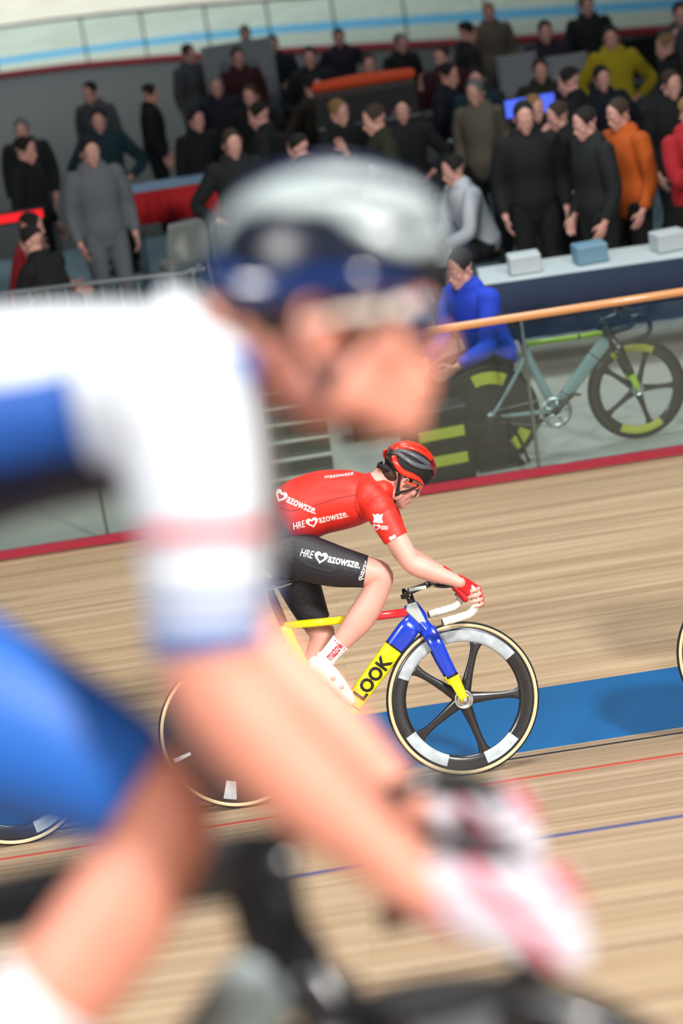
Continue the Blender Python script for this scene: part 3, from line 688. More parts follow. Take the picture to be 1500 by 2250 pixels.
    bm = bmesh.new()
    N = 14
    for s in (-1, 1):
        grid = []
        for i in range(N+1):
            f = i/N; y = s*(.004+.056*f); x = .117-.028*f*f-.004*f; rowv = []
            for zz in (-.020*(1-.35*f*f), -.008, .006, .018): rowv.append(bm.verts.new(H.p(x-abs(zz)*.10, y, zz+.006)))
            grid.append(rowv)
        for i in range(N):
            for j in range(3): bm.faces.new((grid[i][j], grid[i+1][j], grid[i+1][j+1], grid[i][j+1]))
    o = obj('lens', bm, sty['lens'], gl); md = o.modifiers.new('s', 'SOLIDIFY'); md.thickness = .002
    bm = bmesh.new(); H.l(bm, [(.086, -.062, .022, .004, .003), (.108, -.035, .025, .003, .003), (.118, 0, .025, .003, .003), (.108, .035, .025, .003, .003), (.086, .062, .022, .004, .003)], n=8, sub=4)
    obj('frame', bm, sty['gframe'], gl)
    for s in (-1, 1):
        bm = bmesh.new(); H.l(bm, [(.086, s*.064, .022, .008, .002), (.055, s*.075, .020, .006, .002), (.015, s*.0805, .016, .004, .002), (-.02, s*.082, .008, .003, .002)], n=8, sub=4, dome=True); obj('temple', bm, sty['temple'], gl)
    return dict(root=t, jersey=jersey, shorts=shorts, body=body, H=H)

# pose shared by the road-red rider (measured in the bicycle's own plane: x forward, z up)
S9, _ = steerer(math.radians(9)); S0, _ = steerer(0)
def leg(side, pts): return [(x, side*y, z, a, b) for x, y, z, a, b in pts]
legR = [(-.170, .090, 1.090, .098, .085), (-.08, .098, 1.055, .097, .088), (.04, .104, 1.00, .087, .083), (.155, .107, .960, .068, .067), (.228, .108, .932, .057, .056), (.215, .108, .885, .054, .054), (.170, .109, .82, .060, .056), (.115, .110, .755, .060, .055), (.045, .110, .69, .046, .044), (-.015, .110, .64, .036, .034), (-.060, .110, .600, .036, .032)]
legL = [(-.17, .090, 1.095, .098, .085), (-.150, .098, 1.00, .095, .088), (-.122, .104, .88, .083, .080), (-.09, .107, .76, .064, .064), (-.068, .108, .69, .057, .056), (-.080, .108, .635, .055, .054), (-.115, .109, .56, .061, .056), (-.140, .110, .49, .058, .054), (-.165, .110, .40, .044, .043), (-.188, .110, .32, .035, .033), (-.200, .110, .265, .035, .032)]
footR = [(-.098, -.110, .592, .034, .031), (-.052, -.110, .545, .036, .034), (-.012, -.110, .488, .028, .040), (.016, -.110, .440, .020, .034), (.028, -.110, .418, .014, .024)]
footL = [(-.245, .110, .232, .034, .031), (-.185, .110, .212, .035, .034), (-.12, .110, .176, .027, .040), (-.065, .110, .150, .020, .034), (-.042, .110, .142, .014, .024)]
gR = S9((.583, -.193, .775)); gL = S9((.583, .193, .775))
armR = [(.235, -.135, 1.265, .062, .060), (.272, -.180, 1.215, .060, .055), (.310, -.200, 1.12, .052, .050), (.345, -.212, 1.035, .046, .046), (.372, -.215, .975, .043, .043), (.415, -.212, .945, .045, .044), (.47, -.207, .912, .038, .038), (.525, -.203, .882, .029, .031), (.560, -.200, .862, .024, .030)]
armL = [(.235, .135, 1.265, .062, .060), (.268, .180, 1.215, .060, .055), (.295, .200, 1.12, .052, .050), (.315, .212, 1.035, .046, .046), (.330, .215, .975, .043, .043), (.370, .212, .945, .045, .044), (.42, .207, .912, .038, .038), (.468, .203, .882, .029, .031), (.500, .200, .862, .024, .030)]
torso = [(-.215, 0, 1.085, .085, .130), (-.180, 0, 1.150, .122, .162), (-.105, 0, 1.225, .130, .152), (.0, 0, 1.262, .130, .148), (.10, 0, 1.265, .124, .165), (.185, 0, 1.262, .108, .178), (.255, 0, 1.268, .078, .155), (.295, 0, 1.28, .05, .09)]
poseF = dict(torso=torso, armR=armR, armL=armL, legR=leg(-1, legR), legL=leg(1, legL), footR=footR, footL=footL,
             ear=(.364, 1.314), pitch=math.radians(41), turn=math.radians(24), hk=.96, lift=.010, neck=((.255, 0, 1.290), (.318, 0, 1.328)), grip=[(gR, (-.12, 0, 1), -62, 205), (gL, (-.12, 0, 1), -62, 205)],
             jt=(.9, 7), sleeve=.30, short=.335, sock=.84, nape=True)
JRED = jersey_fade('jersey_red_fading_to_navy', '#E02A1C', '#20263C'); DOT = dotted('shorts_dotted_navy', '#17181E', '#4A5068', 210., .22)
RUBRED = mat('glove_red', '#D81F24', .6, noise=.1); 
HR = mat('helmet_red', '#EE2B14', .25, coat=.6); HG = mat('helmet_grey', '#4C525A', .35); HM = mat('helmet_maroon', '#7A1326', .35, coat=.3)
hel = dict(inner=DARKF, side=HR, swoosh=[(-.102, .052, .072, .012, .005), (-.085, .074, .052, .012, .006), (-.045, .090, .036, .013, .006), (.0, .096, .042, .013, .006), (.045, .090, .044, .009, .005), (.085, .066, .034, .005, .004)],
           ribs=[((0, HR, .019, .009, 0, 156), dict(wd2=.032, ex=1.01)), ((30, HM, .014, .009, 4, 165), dict(wd2=.015, m2=HR, n2=7)), ((-30, HM, .014, .009, 4, 165), dict(wd2=.015, m2=HR, n2=7)),
                 ((55, HM, .013, .009, 6, 168), dict(m2=HG, n2=7)), ((-55, HM, .013, .009, 6, 168), dict(m2=HG, n2=7)), ((76, HG, .012, .008, 40, 172), {}), ((-76, HG, .012, .008, 40, 172), {})])
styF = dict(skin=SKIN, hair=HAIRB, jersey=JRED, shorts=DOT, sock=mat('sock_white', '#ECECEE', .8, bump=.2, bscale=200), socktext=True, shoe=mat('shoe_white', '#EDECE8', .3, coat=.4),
            glove=RUBRED, glovelen=.34, helmet=hel, lens=LENS, gframe=mat('frame_red', '#D23A20', .3), temple=mat('temple_orange_red', '#E8532E', .3))
yawF = math.radians(-3)
def bike_rot(yaw, less=.09):
    R = M4.Rotation(-BANK+less, 3, 'X') @ M4.Rotation(yaw, 3, 'Z'); return R.to_euler()
sF = .4846; LOCF = (0, -sF*CB, sF*SB)
bikeF = make_bike(MOND, 'blue, yellow and red track bicycle with white bar tape under the red-jerseyed cyclist', math.radians(9), 74, LOCF, bike_rot(yawF))
RF = make_rider('cyclist', poseF, styF, 'cyclist in a red jersey and red and black helmet crouched over the drops', LOCF, bike_rot(yawF))
WP = mat('white_print', '#F2F0EE', .6)
def print_on(part, name, word, org, px_ang, h, width, off=.0, shear=0.):
    tb = text_bm(word, 1, off, shear); xs = [v.co.x for v in tb.verts]; k = width/(max(xs)-min(xs))
    for v in tb.verts: v.co.x *= k; v.co.y *= h*1.4
    return drape(name, tb, org, px_ang, bvh_of(part), WP, part, -1, .0014)
def heart(part, org, ang, s, name='heart_mark'):
    bm = bmesh.new(); vs = []
    for k in range(28):
        a = 2*PI*k/28; vs.append(bm.verts.new((s*.062*16*math.sin(a)**3*.5, s*.062*(13*math.cos(a)-5*math.cos(2*a)-2*math.cos(3*a)-math.cos(4*a))*.5, 0)))
    bm.faces.new(vs); bmesh.ops.triangulate(bm, faces=bm.faces); return drape(name, bm, org, ang, bvh_of(part), WP, part, -1, .0014)
J, SH = RF['jersey'], RF['shorts']
def mark_m(part, org, ang, s):
    """the heart drawn as the first letter M"""
    bm = bmesh.new(); o_, i_ = [], []
    for k in range(40):
        a = 2*PI*k/40; x = 16*math.sin(a)**3*.031; y = (13*math.cos(a)-5*math.cos(2*a)-2*math.cos(3*a)-math.cos(4*a))*.031
        for L_, f, dy in ((o_, 1, 0), (i_, .52, -.06)): L_.append(bm.verts.new((s*x*f, s*(y*f+dy), 0)))
    for k in range(40):
        if 18 <= k <= 19: continue
        bm.faces.new((o_[k], o_[(k+1) % 40], i_[(k+1) % 40], i_[k]))
    return drape('heart_mark', bm, org, ang, bvh_of(part), WP, part, -1, .0014, .006)
def mazo(part, x, z, deg, k, pre=True, word='azowsze.'):
    a = math.radians(deg); c, n = math.cos(a), math.sin(a)
    if pre: print_on(part, 'lettering', 'HRE', (x, z), a, .030*k, .052*k, .0, .2)
    x0 = x+c*.060*k; z0 = z+n*.060*k
    mark_m(part, (x0+c*.024*k-n*.012*k, z0+n*.024*k+c*.012*k), a, .052*k)
    print_on(part, 'lettering', word, (x0+c*.052*k, z0+n*.052*k), a, .034*k, (.128 if len(word) > 5 else .045)*k, .014)
mazo(J, -.100, 1.180, 5, 1.0)
mazo(SH, -.090, 1.072, -21, 1.08)
mazo(J, -.215, 1.362, -31, 1.05, False)
print_on(J, 'lettering', 'mazowsze', (.06, 1.372), math.radians(-2), .014, .12, .0)
print_on(J, 'lettering', 'murom', (-.262, 1.195), math.radians(-20), .016, .048, .0)
print_on(J, 'lettering', 'murom', (-.27, 1.165), math.radians(-20), .008, .05, .0)
mazo(J, .195, 1.148, -9, .66, False, 'azo'); heart(J, (.313, 1.093), math.radians(20), .032)
bm = bmesh.new()
vs = [bm.verts.new((x*.022, y*.022, 0)) for x, y in ((-1, 1), (-.5, .7), (0, 1), (.5, .7), (1, 1), (.75, 0), (1, -.8), (-1, -.8), (-.7, 0))]
bm.faces.new(vs); bmesh.ops.triangulate(bm, faces=bm.faces); drape('crest_mark', bm, (.262, 1.182), math.radians(-8), bvh_of(J), WP, J, -1, .0014)
print_on(SH, 'lettering', 'quaxar', (.150, .925), math.radians(60), .022, .085, .006)

# seams on the jersey: thin dark piping
def seam(part, pts, parent, r=.0016):
    tr = bvh_of(part); P = []
    for x, z in [(q[0], q[1]) for q in cr([(x, z) for x, z in pts], 8)]:
        h = tr.ray_cast(V((x, -1.5, z)), V((0, 1, 0)))
        if h[0]: P.append((x, h[0].y-.0002, z, r, r))
    if len(P) > 2: bm = bmesh.new(); loft(bm, P, n=6); obj('seam', bm, mat('piping_dark_red', '#7A1614', .7), parent)
seam(J, [(-.15, 1.29), (-.10, 1.262), (.0, 1.268), (.10, 1.285), (.19, 1.288)], J)
seam(J, [(.21, 1.345), (.19, 1.30), (.175, 1.24), (.19, 1.18)], J)

# team mates ahead and behind, just entering the frame
for dx, lb, lc in ((2.275, 'track bicycle ahead, only its rear wheel reaching in at the right edge', 'cyclist ahead of the red rider, beyond the right edge'),
                   (-1.97, 'track bicycle following the red rider, its front wheel low at the left edge', 'cyclist following the red rider, hidden at the left edge')):
    for root, l in ((bikeF, lb), (RF['root'], lc)):
        c = copy_tree(root); c['label'] = l; c.location = (LOCF[0]+dx, LOCF[1]+(.0 if dx > 0 else .0), LOCF[2])

# ------------------------------------------------------------------ the near rider
armRn = [(.29, -.135, 1.318, .066, .062), (.340, -.180, 1.292, .066, .062), (.350, -.205, 1.215, .058, .058), (.345, -.215, 1.14, .051, .053), (.340, -.218, 1.05, .047, .048), (.368, -.216, .985, .047, .048), (.415, -.210, .915, .043, .043), (.468, -.205, .850, .033, .035), (.502, -.202, .805, .027, .032)]
armLn = [(.29, .135, 1.318, .066, .062), (.340, .180, 1.292, .066, .062), (.355, .205, 1.215, .060, .058), (.350, .215, 1.14, .053, .053), (.340, .218, 1.05, .047, .048), (.375, .216, .985, .046, .048), (.43, .210, .915, .041, .043), (.475, .205, .852, .033, .035), (.508, .202, .808, .027, .032)]
legRn = [(-.150, .090, 1.125, .105, .088), (-.05, .098, 1.098, .108, .092), (.07, .104, 1.035, .100, .088), (.185, .107, .968, .074, .069), (.256, .108, .905, .055, .056), (.240, .108, .858, .053, .054), (.190, .109, .80, .058, .056), (.130, .110, .742, .057, .055), (.055, .110, .685, .044, .044), (-.010, .110, .64, .036, .034), (-.060, .110, .600, .036, .032)]
torsoN = [(-.215, 0, 1.09, .085, .130), (-.180, 0, 1.160, .120, .165), (-.085, 0, 1.250, .120, .155), (.04, 0, 1.302, .110, .152), (.15, 0, 1.318, .103, .170), (.25, 0, 1.318, .094, .182), (.33, 0, 1.325, .075, .16), (.375, 0, 1.33, .05, .09)]
gRn = S0((.613, -.193, .758)); gLn = S0((.613, .193, .758))
poseN = dict(torso=torsoN, armR=armRn, armL=armLn, legR=leg(-1, legRn), legL=leg(1, legL), footR=footR, footL=footL, ear=(.492, 1.350), pitch=math.radians(7), hk=1.03,
             neck=((.335, 0, 1.345), (.430, 0, 1.345)), grip=[(gRn, (-.12, 0, 1), 62, -205), (gLn, (-.12, 0, 1), 62, -205)], jt=(.9, 7), sleeve=.475, short=.365, sock=.70, nape=True)
JW = mat('jersey_white', '#CDD2D9', .6, bump=.15, bscale=25); JB = mat('jersey_blue', '#1D55A8', .6, bump=.15, bscale=25); JN = mat('jersey_navy', '#131B38', .7); JR = mat('jersey_red_band', '#C8323F', .6)
def jfn(c):
    if abs(c.y) > .155 and c.z < 1.40 and c.x > .25:       # sleeves
        return 0
    if c.z > 1.345: return 0
    return 1 if c.z > 1.265 else 2
SB_ = mat('shorts_blue', '#1F5FB4', .55, bump=.15, bscale=25)
def striped(name, c1, c2):
    m = mat(name, c1, .65); n = m.node_tree.nodes; l = m.node_tree.links; b = n['Principled BSDF']
    tc = n.new('ShaderNodeTexCoord'); dt = n.new('ShaderNodeVectorMath'); dt.operation = 'DOT_PRODUCT'; dt.inputs[1].default_value = (95, 0, 60); l.new(tc.outputs['Object'], dt.inputs[0])
    sn = n.new('ShaderNodeMath'); sn.operation = 'SINE'; l.new(dt.outputs['Value'], sn.inputs[0])
    gt = n.new('ShaderNodeMath'); gt.operation = 'GREATER_THAN'; gt.inputs[1].default_value = .76; l.new(sn.outputs[0], gt.inputs[0])
    mx = n.new('ShaderNodeMix'); mx.data_type = 'RGBA'; mx.inputs[6].default_value = lin(c1); mx.inputs[7].default_value = lin(c2)
    l.new(gt.outputs[0], mx.inputs[0]); l.new(mx.outputs[2], b.inputs['Base Color']); return m
GW = striped('glove_white_pink_stripes', '#C8C2CC', '#C21F45')
HW = mat('helmet_white', '#A6B1B1', .3, coat=.5); HB = mat('helmet_navy_gloss', '#122A5C', .15, coat=.8); HPK = mat('helmet_mauve', '#8A4A80', .3)
helN = dict(inner=mat('helmet_navy_inner', '#0F1626', .3), side=HB, swoosh=[(-.105, .052, .070, .014, .005), (-.085, .076, .052, .014, .006), (-.045, .092, .042, .015, .006), (.0, .098, .048, .015, .006), (.045, .092, .048, .012, .005), (.090, .066, .042, .008, .004)],
            ribs=[((0, HB, .024, .006, 0, 150), dict(wd2=.026, ex=1.02)), ((30, HW, .017, .007, 30, 165), dict(wd2=.020)), ((-30, HW, .017, .007, 30, 165), dict(wd2=.020)),
                  ((56, HW, .015, .007, 20, 140), {}), ((-56, HW, .015, .007, 20, 140), {}), ((80, HW, .010, .006, 8, 100), {}), ((-80, HW, .010, .006, 8, 100), {})])
styN = dict(skin=SKINN, hair=HAIRB, jersey=[JW, JB, JN], jfn=jfn, bands=[(1.166, 1.182, JR), (1.103, 1.118, JB), (1.072, 1.092, JB)], shorts=[SB_, JW, JN], sfn=lambda c: 0, sock=mat('sock_pale', '#DDE0E6', .8), shoe=mat('shoe_white', '#EDECE8', .3), glove=GW, glovelen=1.,
            helmet=helN, lens=mat('violet_lens', '#1C1A44', .08, coat=1.), gframe=mat('frame_sky', '#5FA8C8', .3), temple=mat('temple_white', '#F0E2D4', .4))
sN = 7.3106; LOCN = (-.3792, -sN*CB, sN*SB)
make_bike(BLACKS, 'black track bicycle in the foreground under the rider in white and blue', 0, 74, LOCN, bike_rot(0, .06))
make_rider('cyclist', poseN, styN, 'cyclist in a white and blue jersey and blue helmet, largest and nearest', LOCN, bike_rot(0, .06), .0032)
#BG
# ------------------------------------------------------------------ infield: people
def omat(o, m):
    for sl in o.material_slots: sl.link = 'OBJECT'; sl.material = m
def simple_hand(bm, w, d, side, curl=0.):
    w = V(w); d = V(d).normalized(); lat = V((1, 0, 0)) if abs(d.x) < .7 else V((0, 0, 1))
    lat = (lat-d*lat.dot(d)).normalized()
    p = w+d*.085; nrm = V((0, -side, 0))
    loft(bm, [(*w, .024, .02), (*(w+d*.04), .040, .016), (*p, .042, .014)], n=12, ref=(0, 1, 0), dome=True)
    for k, L in enumerate((.065, .075, .07, .055)):
        b = p+lat*(.033-.022*k); m_ = b+d*L*.55+nrm*.008; e = b+d*L*.95+nrm*(.02+curl)
        loft(bm, [(*b, .0085, .0085), (*m_, .008, .008), (*e, .007, .007)], n=8, dome=True)
    b = w+d*.03+lat*.035; loft(bm, [(*b, .012, .012), (*(b+d*.03+lat*.028+nrm*.01), .010, .010), (*(b+d*.06+lat*.032+nrm*.018), .008, .008)], n=8, dome=True)
def spectator(pose):
    t = thing('spectator', 'x', 'person')
    sit = pose == 'sit'
    hz = .52 if sit else .93
    T = [(0, 0, hz-.05, .10, .15), (0, 0, hz+.05, .125, .17), (.0, 0, hz+.2, .115, .155), (.01, 0, hz+.36, .12, .175), (0, 0, hz+.48, .10, .18), (-.01, 0, hz+.545, .065, .11)]
    if sit: T = [(r[0]+(r[2]-hz)*.30, *r[1:]) for r in T]
    sh = T[4]; arms, legs, feet = [], [], []
    for s in (-1, 1):
        S_ = V((sh[0], s*.185, sh[2]+.0))
        if pose == 'stand': pts = [S_, S_+V((0, s*.05, -.14)), S_+V((-.01, s*.07, -.30)), S_+V((.04, s*.07, -.43)), S_+V((.10, s*.06, -.54))]
        elif pose == 'phone' and s < 0: pts = [S_, S_+V((.05, s*.05, -.14)), S_+V((.12, s*.05, -.27)), S_+V((.23, s*.02, -.17)), S_+V((.30, -s*.02, -.03))]
        elif pose == 'phone': pts = [S_, S_+V((0, s*.05, -.14)), S_+V((-.03, s*.07, -.29)), S_+V((.10, s*.03, -.34)), S_+V((.21, -s*.03, -.33))]
        elif pose == 'hips': pts = [S_, S_+V((-.03, s*.10, -.14)), S_+V((-.08, s*.19, -.27)), S_+V((-.01, s*.12, -.36)), S_+V((.05, s*.03, -.42))]
        else: pts = [S_, S_+V((.06, s*.04, -.14)), S_+V((.11, s*.05, -.29)), S_+V((.23, s*.02, -.34)), S_+V((.34, -s*.02, -.38))]
        rr = (.062, .052, .044, .036, .026); arms.append([(*p, r, r) for p, r in zip(pts, rr)])
        if sit:
            L_ = [(0, s*.09, hz, .09, .09), (.22, s*.11, hz+.01, .078, .08), (.43, s*.12, hz+.0, .06, .06), (.45, s*.12, hz-.12, .057, .055), (.43, s*.12, .25, .052, .05), (.41, s*.12, .09, .038, .036)]
            fx = .41
        else:
            L_ = [(0, s*.09, hz, .10, .095), (.01, s*.10, .72, .082, .08), (.015, s*.105, .50, .060, .058), (-.01, s*.105, .36, .058, .055), (-.02, s*.11, .18, .042, .04), (-.02, s*.11, .09, .036, .035)]; fx = -.02
        legs.append(L_); feet.append([(fx-.035, s*L_[-1][1]*s, .045, .036, .036), (fx+.06, L_[-1][1], .042, .036, .042), (fx+.15, L_[-1][1]+s*.01, .032, .026, .044), (fx+.20, L_[-1][1]+s*.012, .025, .018, .03)])
    top = T[-1]; H = Head((top[0]+.035, top[2]+.135), math.radians(12), 1.0); neck = ((top[0], 0, top[2]-.01), (top[0]+.02, 0, top[2]+.07))
    bm = bmesh.new(); loft(bm, T, n=24, sub=3, dome=True)
    for a in arms:
        loft(bm, a, n=14, sub=3, dome=True); w = V(a[-1][:3]); simple_hand(bm, w, w-V(a[-2][:3]), 1 if a[0][1] > 0 else -1, .01)
    for l_ in legs+feet: loft(bm, l_, n=16, sub=3, dome=True)
    add_head(bm, H, neck); b_ = organic('body', bm, .0075, 4, SKIN, t)
    bm = bmesh.new(); loft(bm, [(r[0], r[1], r[2], r[3]+.030, r[4]+.028) for r in T[(1 if sit else 0):]], n=26, sub=3, dome=True)
    for a in arms:
        ell(bm, a[0][:3], (.084,)*3); P = cr(a, 3); loft(bm, [(r[0], r[1], r[2], r[3]+.020, r[4]+.020) for r in P[:-1]], n=16)
    loft(bm, [(*neck[0], .085, .095), (*V(neck[0]).lerp(V(neck[1]), .6), .066, .068)], n=16)
    j = organic('jacket', bm, .011, 3, DARKF, t)
    bm = bmesh.new(); loft(bm, [(r[0], r[1], r[2], r[3]+.010, r[4]+.010) for r in T[:2]], n=26, sub=3, dome=True)
    for l_ in legs: loft(bm, [(r[0], r[1], r[2], r[3]+.018+.018*(i > 2), r[4]+.018+.018*(i > 2)) for i, r in enumerate(l_)], n=16, sub=3)
    organic('trousers', bm, .011, 3, DARKF, t)
    for f in feet: bm = bmesh.new(); loft(bm, [(r[0], r[1], r[2], r[3]+.008, r[4]+.008) for r in f], n=16, sub=3, dome=True); obj('shoe', bm, RUB, t)
    bm = bmesh.new(); H.e(bm, (-.006, 0, .056), (.103, .082, .094), seg=28)
    bmesh.ops.bisect_plane(bm, geom=bm.verts[:]+bm.edges[:]+bm.faces[:], plane_co=H.p(0, 0, .030), plane_no=H.R @ V((-.45, 0, -1)), clear_outer=True)
    bmesh.ops.holes_fill(bm, edges=bm.edges); obj('hair', bm, HAIRB, t)
    for s in (-1, 1): bm = bmesh.new(); H.e(bm, (.093, s*.031, .006), (.010, .0115, .008), seg=10); obj('eye', bm, mat('eye_white', '#D8D2C8', .2), t)
    return t
PROTO = {k: spectator(k) for k in ('stand', 'phone', 'hips', 'sit')}
COL_ = dict(black='#0C0D0F', charcoal='#1E2023', navy='#101A30', grey='#5C6066', pale_grey='#8E949A', white='#C9CCD2', maroon='#4A0E1A', red='#A81622', yellow='#B5A112', orange='#C2560F', blue='#1B3FC0',
           olive='#34351D', brown='#3A2A1E', teal='#123E4C', beige='#8A7F6C', purple='#2B1B3C', green='#1D3A24', sky='#3F7FA6')
COL = {k: '#'+''.join('%02X' % int(int(v[i:i+2], 16)*(.98 if k in ('yellow', 'orange', 'blue', 'red', 'white') else .72)) for i in (1, 3, 5)) for k, v in COL_.items()}
HAIRS = dict(dark='#17120F', brown='#3A2A20', fair='#8A6A42', grey='#6E6C68')
used = set(); labels = set(); CH = None
def put(x, y, pose, jk, tr, hr, face, extra, hs=1., jname='jacket'):
    global CH
    if CH is None:
        CH = {}
        for c in bpy.data.objects:
            if c.parent: CH.setdefault(c.parent.name, []).append(c)
    P = PROTO[pose]
    if pose not in used: used.add(pose); root = P; kids = CH[P.name]
    else:
        root = P.copy(); C.objects.link(root); kids = []
        for k in CH[P.name]: c = k.copy(); C.objects.link(c); c.parent = root; kids.append(c)
    root.location = (x, y, -.02); root.rotation_euler = (0, 0, math.radians(face)); root.scale = (hs,)*3
    for k in kids:
        n = k.name.split('.')[0]
        c = {'jacket': COL[jk], 'trousers': COL[tr], 'hair': HAIRS[hr]}.get(n)
        if c: omat(k, mat('cloth_'+c[1:] if n != 'hair' else 'hair_'+c[1:], c, .85, bump=.2, bscale=20, noise=.1, nscale=6))
    pp = {'stand': 'standing', 'phone': 'holding up a hand', 'hips': 'with hands on hips', 'sit': 'seated'}[pose]
    lb = 'person in %s %s %s %s' % (jk.replace('_', ' '), jname, pp, extra)
    assert lb not in labels, lb
    labels.add(lb); root['label'] = lb; root['category'] = 'person'; root['group'] = 'people on the infield'
    return root
put(1.30, 5.15, 'sit', 'blue', 'navy', 'dark', 215, 'close behind the wooden handrail', 1.0, 'team top')
put(-1.62, 10.05, 'stand', 'pale_grey', 'pale_grey', 'dark', -70, 'left of the table with red cloth', 1.05, 'tracksuit')
put(3.62, 13.3, 'hips', 'yellow', 'black', 'dark', -100, 'in front of the low black boards', 1.0, 'shirt')
put(2.80, 8.0, 'stand', 'orange', 'black', 'brown', -150, 'right of the white-topped table', 1.0, 'top')
put(3.22, 7.5, 'phone', 'red', 'black', 'fair', -60, 'at the right edge', 1.0, 'top')
put(1.68, 9.1, 'sit', 'white', 'charcoal', 'dark', 200, 'behind the white-topped table', 1.0, 'shirt')
put(-.30, 17.2, 'stand', 'maroon', 'black', 'dark', -80, 'before the pale partition', 1.0)
put(1.92, 13.9, 'phone', 'maroon', 'black', 'brown', -120, 'beside the flight cases', 1.0)
put(-2.38, 9.45, 'sit', 'red', 'navy', 'dark', 10, 'behind the left crowd rail', 1.0)
CROWD = [(-.75, 12.6, 'stand', 'black', 'black', 'dark', -60, 'behind the red-clothed table'), (-.15, 13.4, 'hips', 'black', 'charcoal', 'brown', -110, 'left of the flight cases'),
 (-.05, 11.2, 'stand', 'charcoal', 'black', 'dark', 170, 'left of the flight cases'), (-.55, 15.2, 'hips', 'navy', 'black', 'grey', -90, 'far behind the red cloth'),
 (.62, 10.9, 'stand', 'black', 'navy', 'fair', -45, 'in front of the flight cases'), (.95, 9.6, 'phone', 'olive', 'black', 'brown', 190, 'mid infield'),
 (1.22, 10.75, 'hips', 'charcoal', 'navy', 'dark', -90, 'beside the blue screen'), (1.78, 12.3, 'stand', 'navy', 'charcoal', 'dark', -30, 'right of the flight cases'),
 (2.05, 8.3, 'stand', 'black', 'black', 'dark', -90, 'just behind the white-topped table'), (2.42, 8.75, 'hips', 'black', 'black', 'brown', 200, 'just behind the white-topped table'),
 (2.50, 7.75, 'stand', 'charcoal', 'charcoal', 'dark', -160, 'behind the white-topped table'), (2.30, 9.75, 'phone', 'black', 'olive', 'fair', -60, 'below the blue screen'),
 (1.95, 10.95, 'stand', 'beige', 'black', 'grey', -120, 'left of the blue screen'), (2.75, 10.2, 'stand', 'black', 'grey', 'dark', 160, 'right of the blue screen'),
 (3.1, 10.9, 'hips', 'navy', 'black', 'dark', -80, 'behind the right crowd rail'), (3.45, 9.4, 'stand', 'black', 'charcoal', 'brown', -70, 'near the right edge of the infield'),
 (3.85, 10.2, 'hips', 'charcoal', 'black', 'dark', -100, 'near the right edge of the infield'), (4.05, 12.4, 'stand', 'black', 'black', 'fair', 180, 'right of the low black boards'),
 (3.15, 14.9, 'stand', 'purple', 'black', 'dark', -90, 'beside the grey boards'), (2.3, 15.4, 'stand', 'charcoal', 'black', 'dark', 10, 'left of the grey boards'),
 (1.15, 14.8, 'stand', 'olive', 'brown', 'brown', -80, 'behind the flight cases'), (.55, 15.9, 'hips', 'charcoal', 'black', 'dark', -95, 'behind the flight cases'),
 (1.65, 16.9, 'stand', 'black', 'grey', 'grey', -60, 'in front of the low black boards'), (.15, 18.6, 'phone', 'navy', 'black', 'dark', -90, 'in front of the low black boards'),
 (-.95, 18.4, 'stand', 'grey', 'black', 'brown', -40, 'left of the pale partition'), (-1.35, 15.4, 'stand', 'black', 'black', 'dark', 0, 'left of the pale partition'),
 (-1.75, 13.2, 'hips', 'teal', 'black', 'dark', -90, 'above the tracksuit wearer'), (-2.35, 11.2, 'stand', 'black', 'black', 'dark', -20, 'behind the red light panel'),
 (-2.62, 13.8, 'stand', 'charcoal', 'grey', 'grey', -90, 'far left of the infield'), 
 (-2.0, 15.9, 'stand', 'grey', 'navy', 'dark', -120, 'far left of the infield'), (-1.9, 8.4, 'sit', 'black', 'black', 'dark', 150, 'behind the left crowd rail'),
 (.25, 9.2, 'stand', 'black', 'black', 'dark', 150, 'mid infield'), (.45, 12.9, 'hips', 'brown', 'black', 'dark', -45, 'behind the flight cases'),
 (2.72, 12.3, 'hips', 'olive', 'black', 'brown', -90, 'before the grey boards'), (2.05, 11.9, 'stand', 'teal', 'charcoal', 'dark', -100, 'behind the blue screen'),
 (-.35, 9.6, 'hips', 'charcoal', 'black', 'brown', -75, 'mid infield'), (1.0, 18.6, 'hips', 'purple', 'black', 'dark', -90, 'in front of the low black boards'),
 (2.9, 18.2, 'stand', 'beige', 'grey', 'fair', -90, 'in front of the low black boards'), (3.9, 16.6, 'stand', 'charcoal', 'black', 'dark', -90, 'in front of the low black boards'),
 (-.2, 21., 'stand', 'black', 'black', 'dark', -90, 'left of the low black boards'), (4.6, 14.6, 'phone', 'grey', 'black', 'dark', -90, 'right of the low black boards')]
for k, (x, y, ps, a, b, h, f, e) in enumerate(CROWD): put(x, y, ps, a, b, h, f, e, .94+.1*((k*37 % 11)/11))

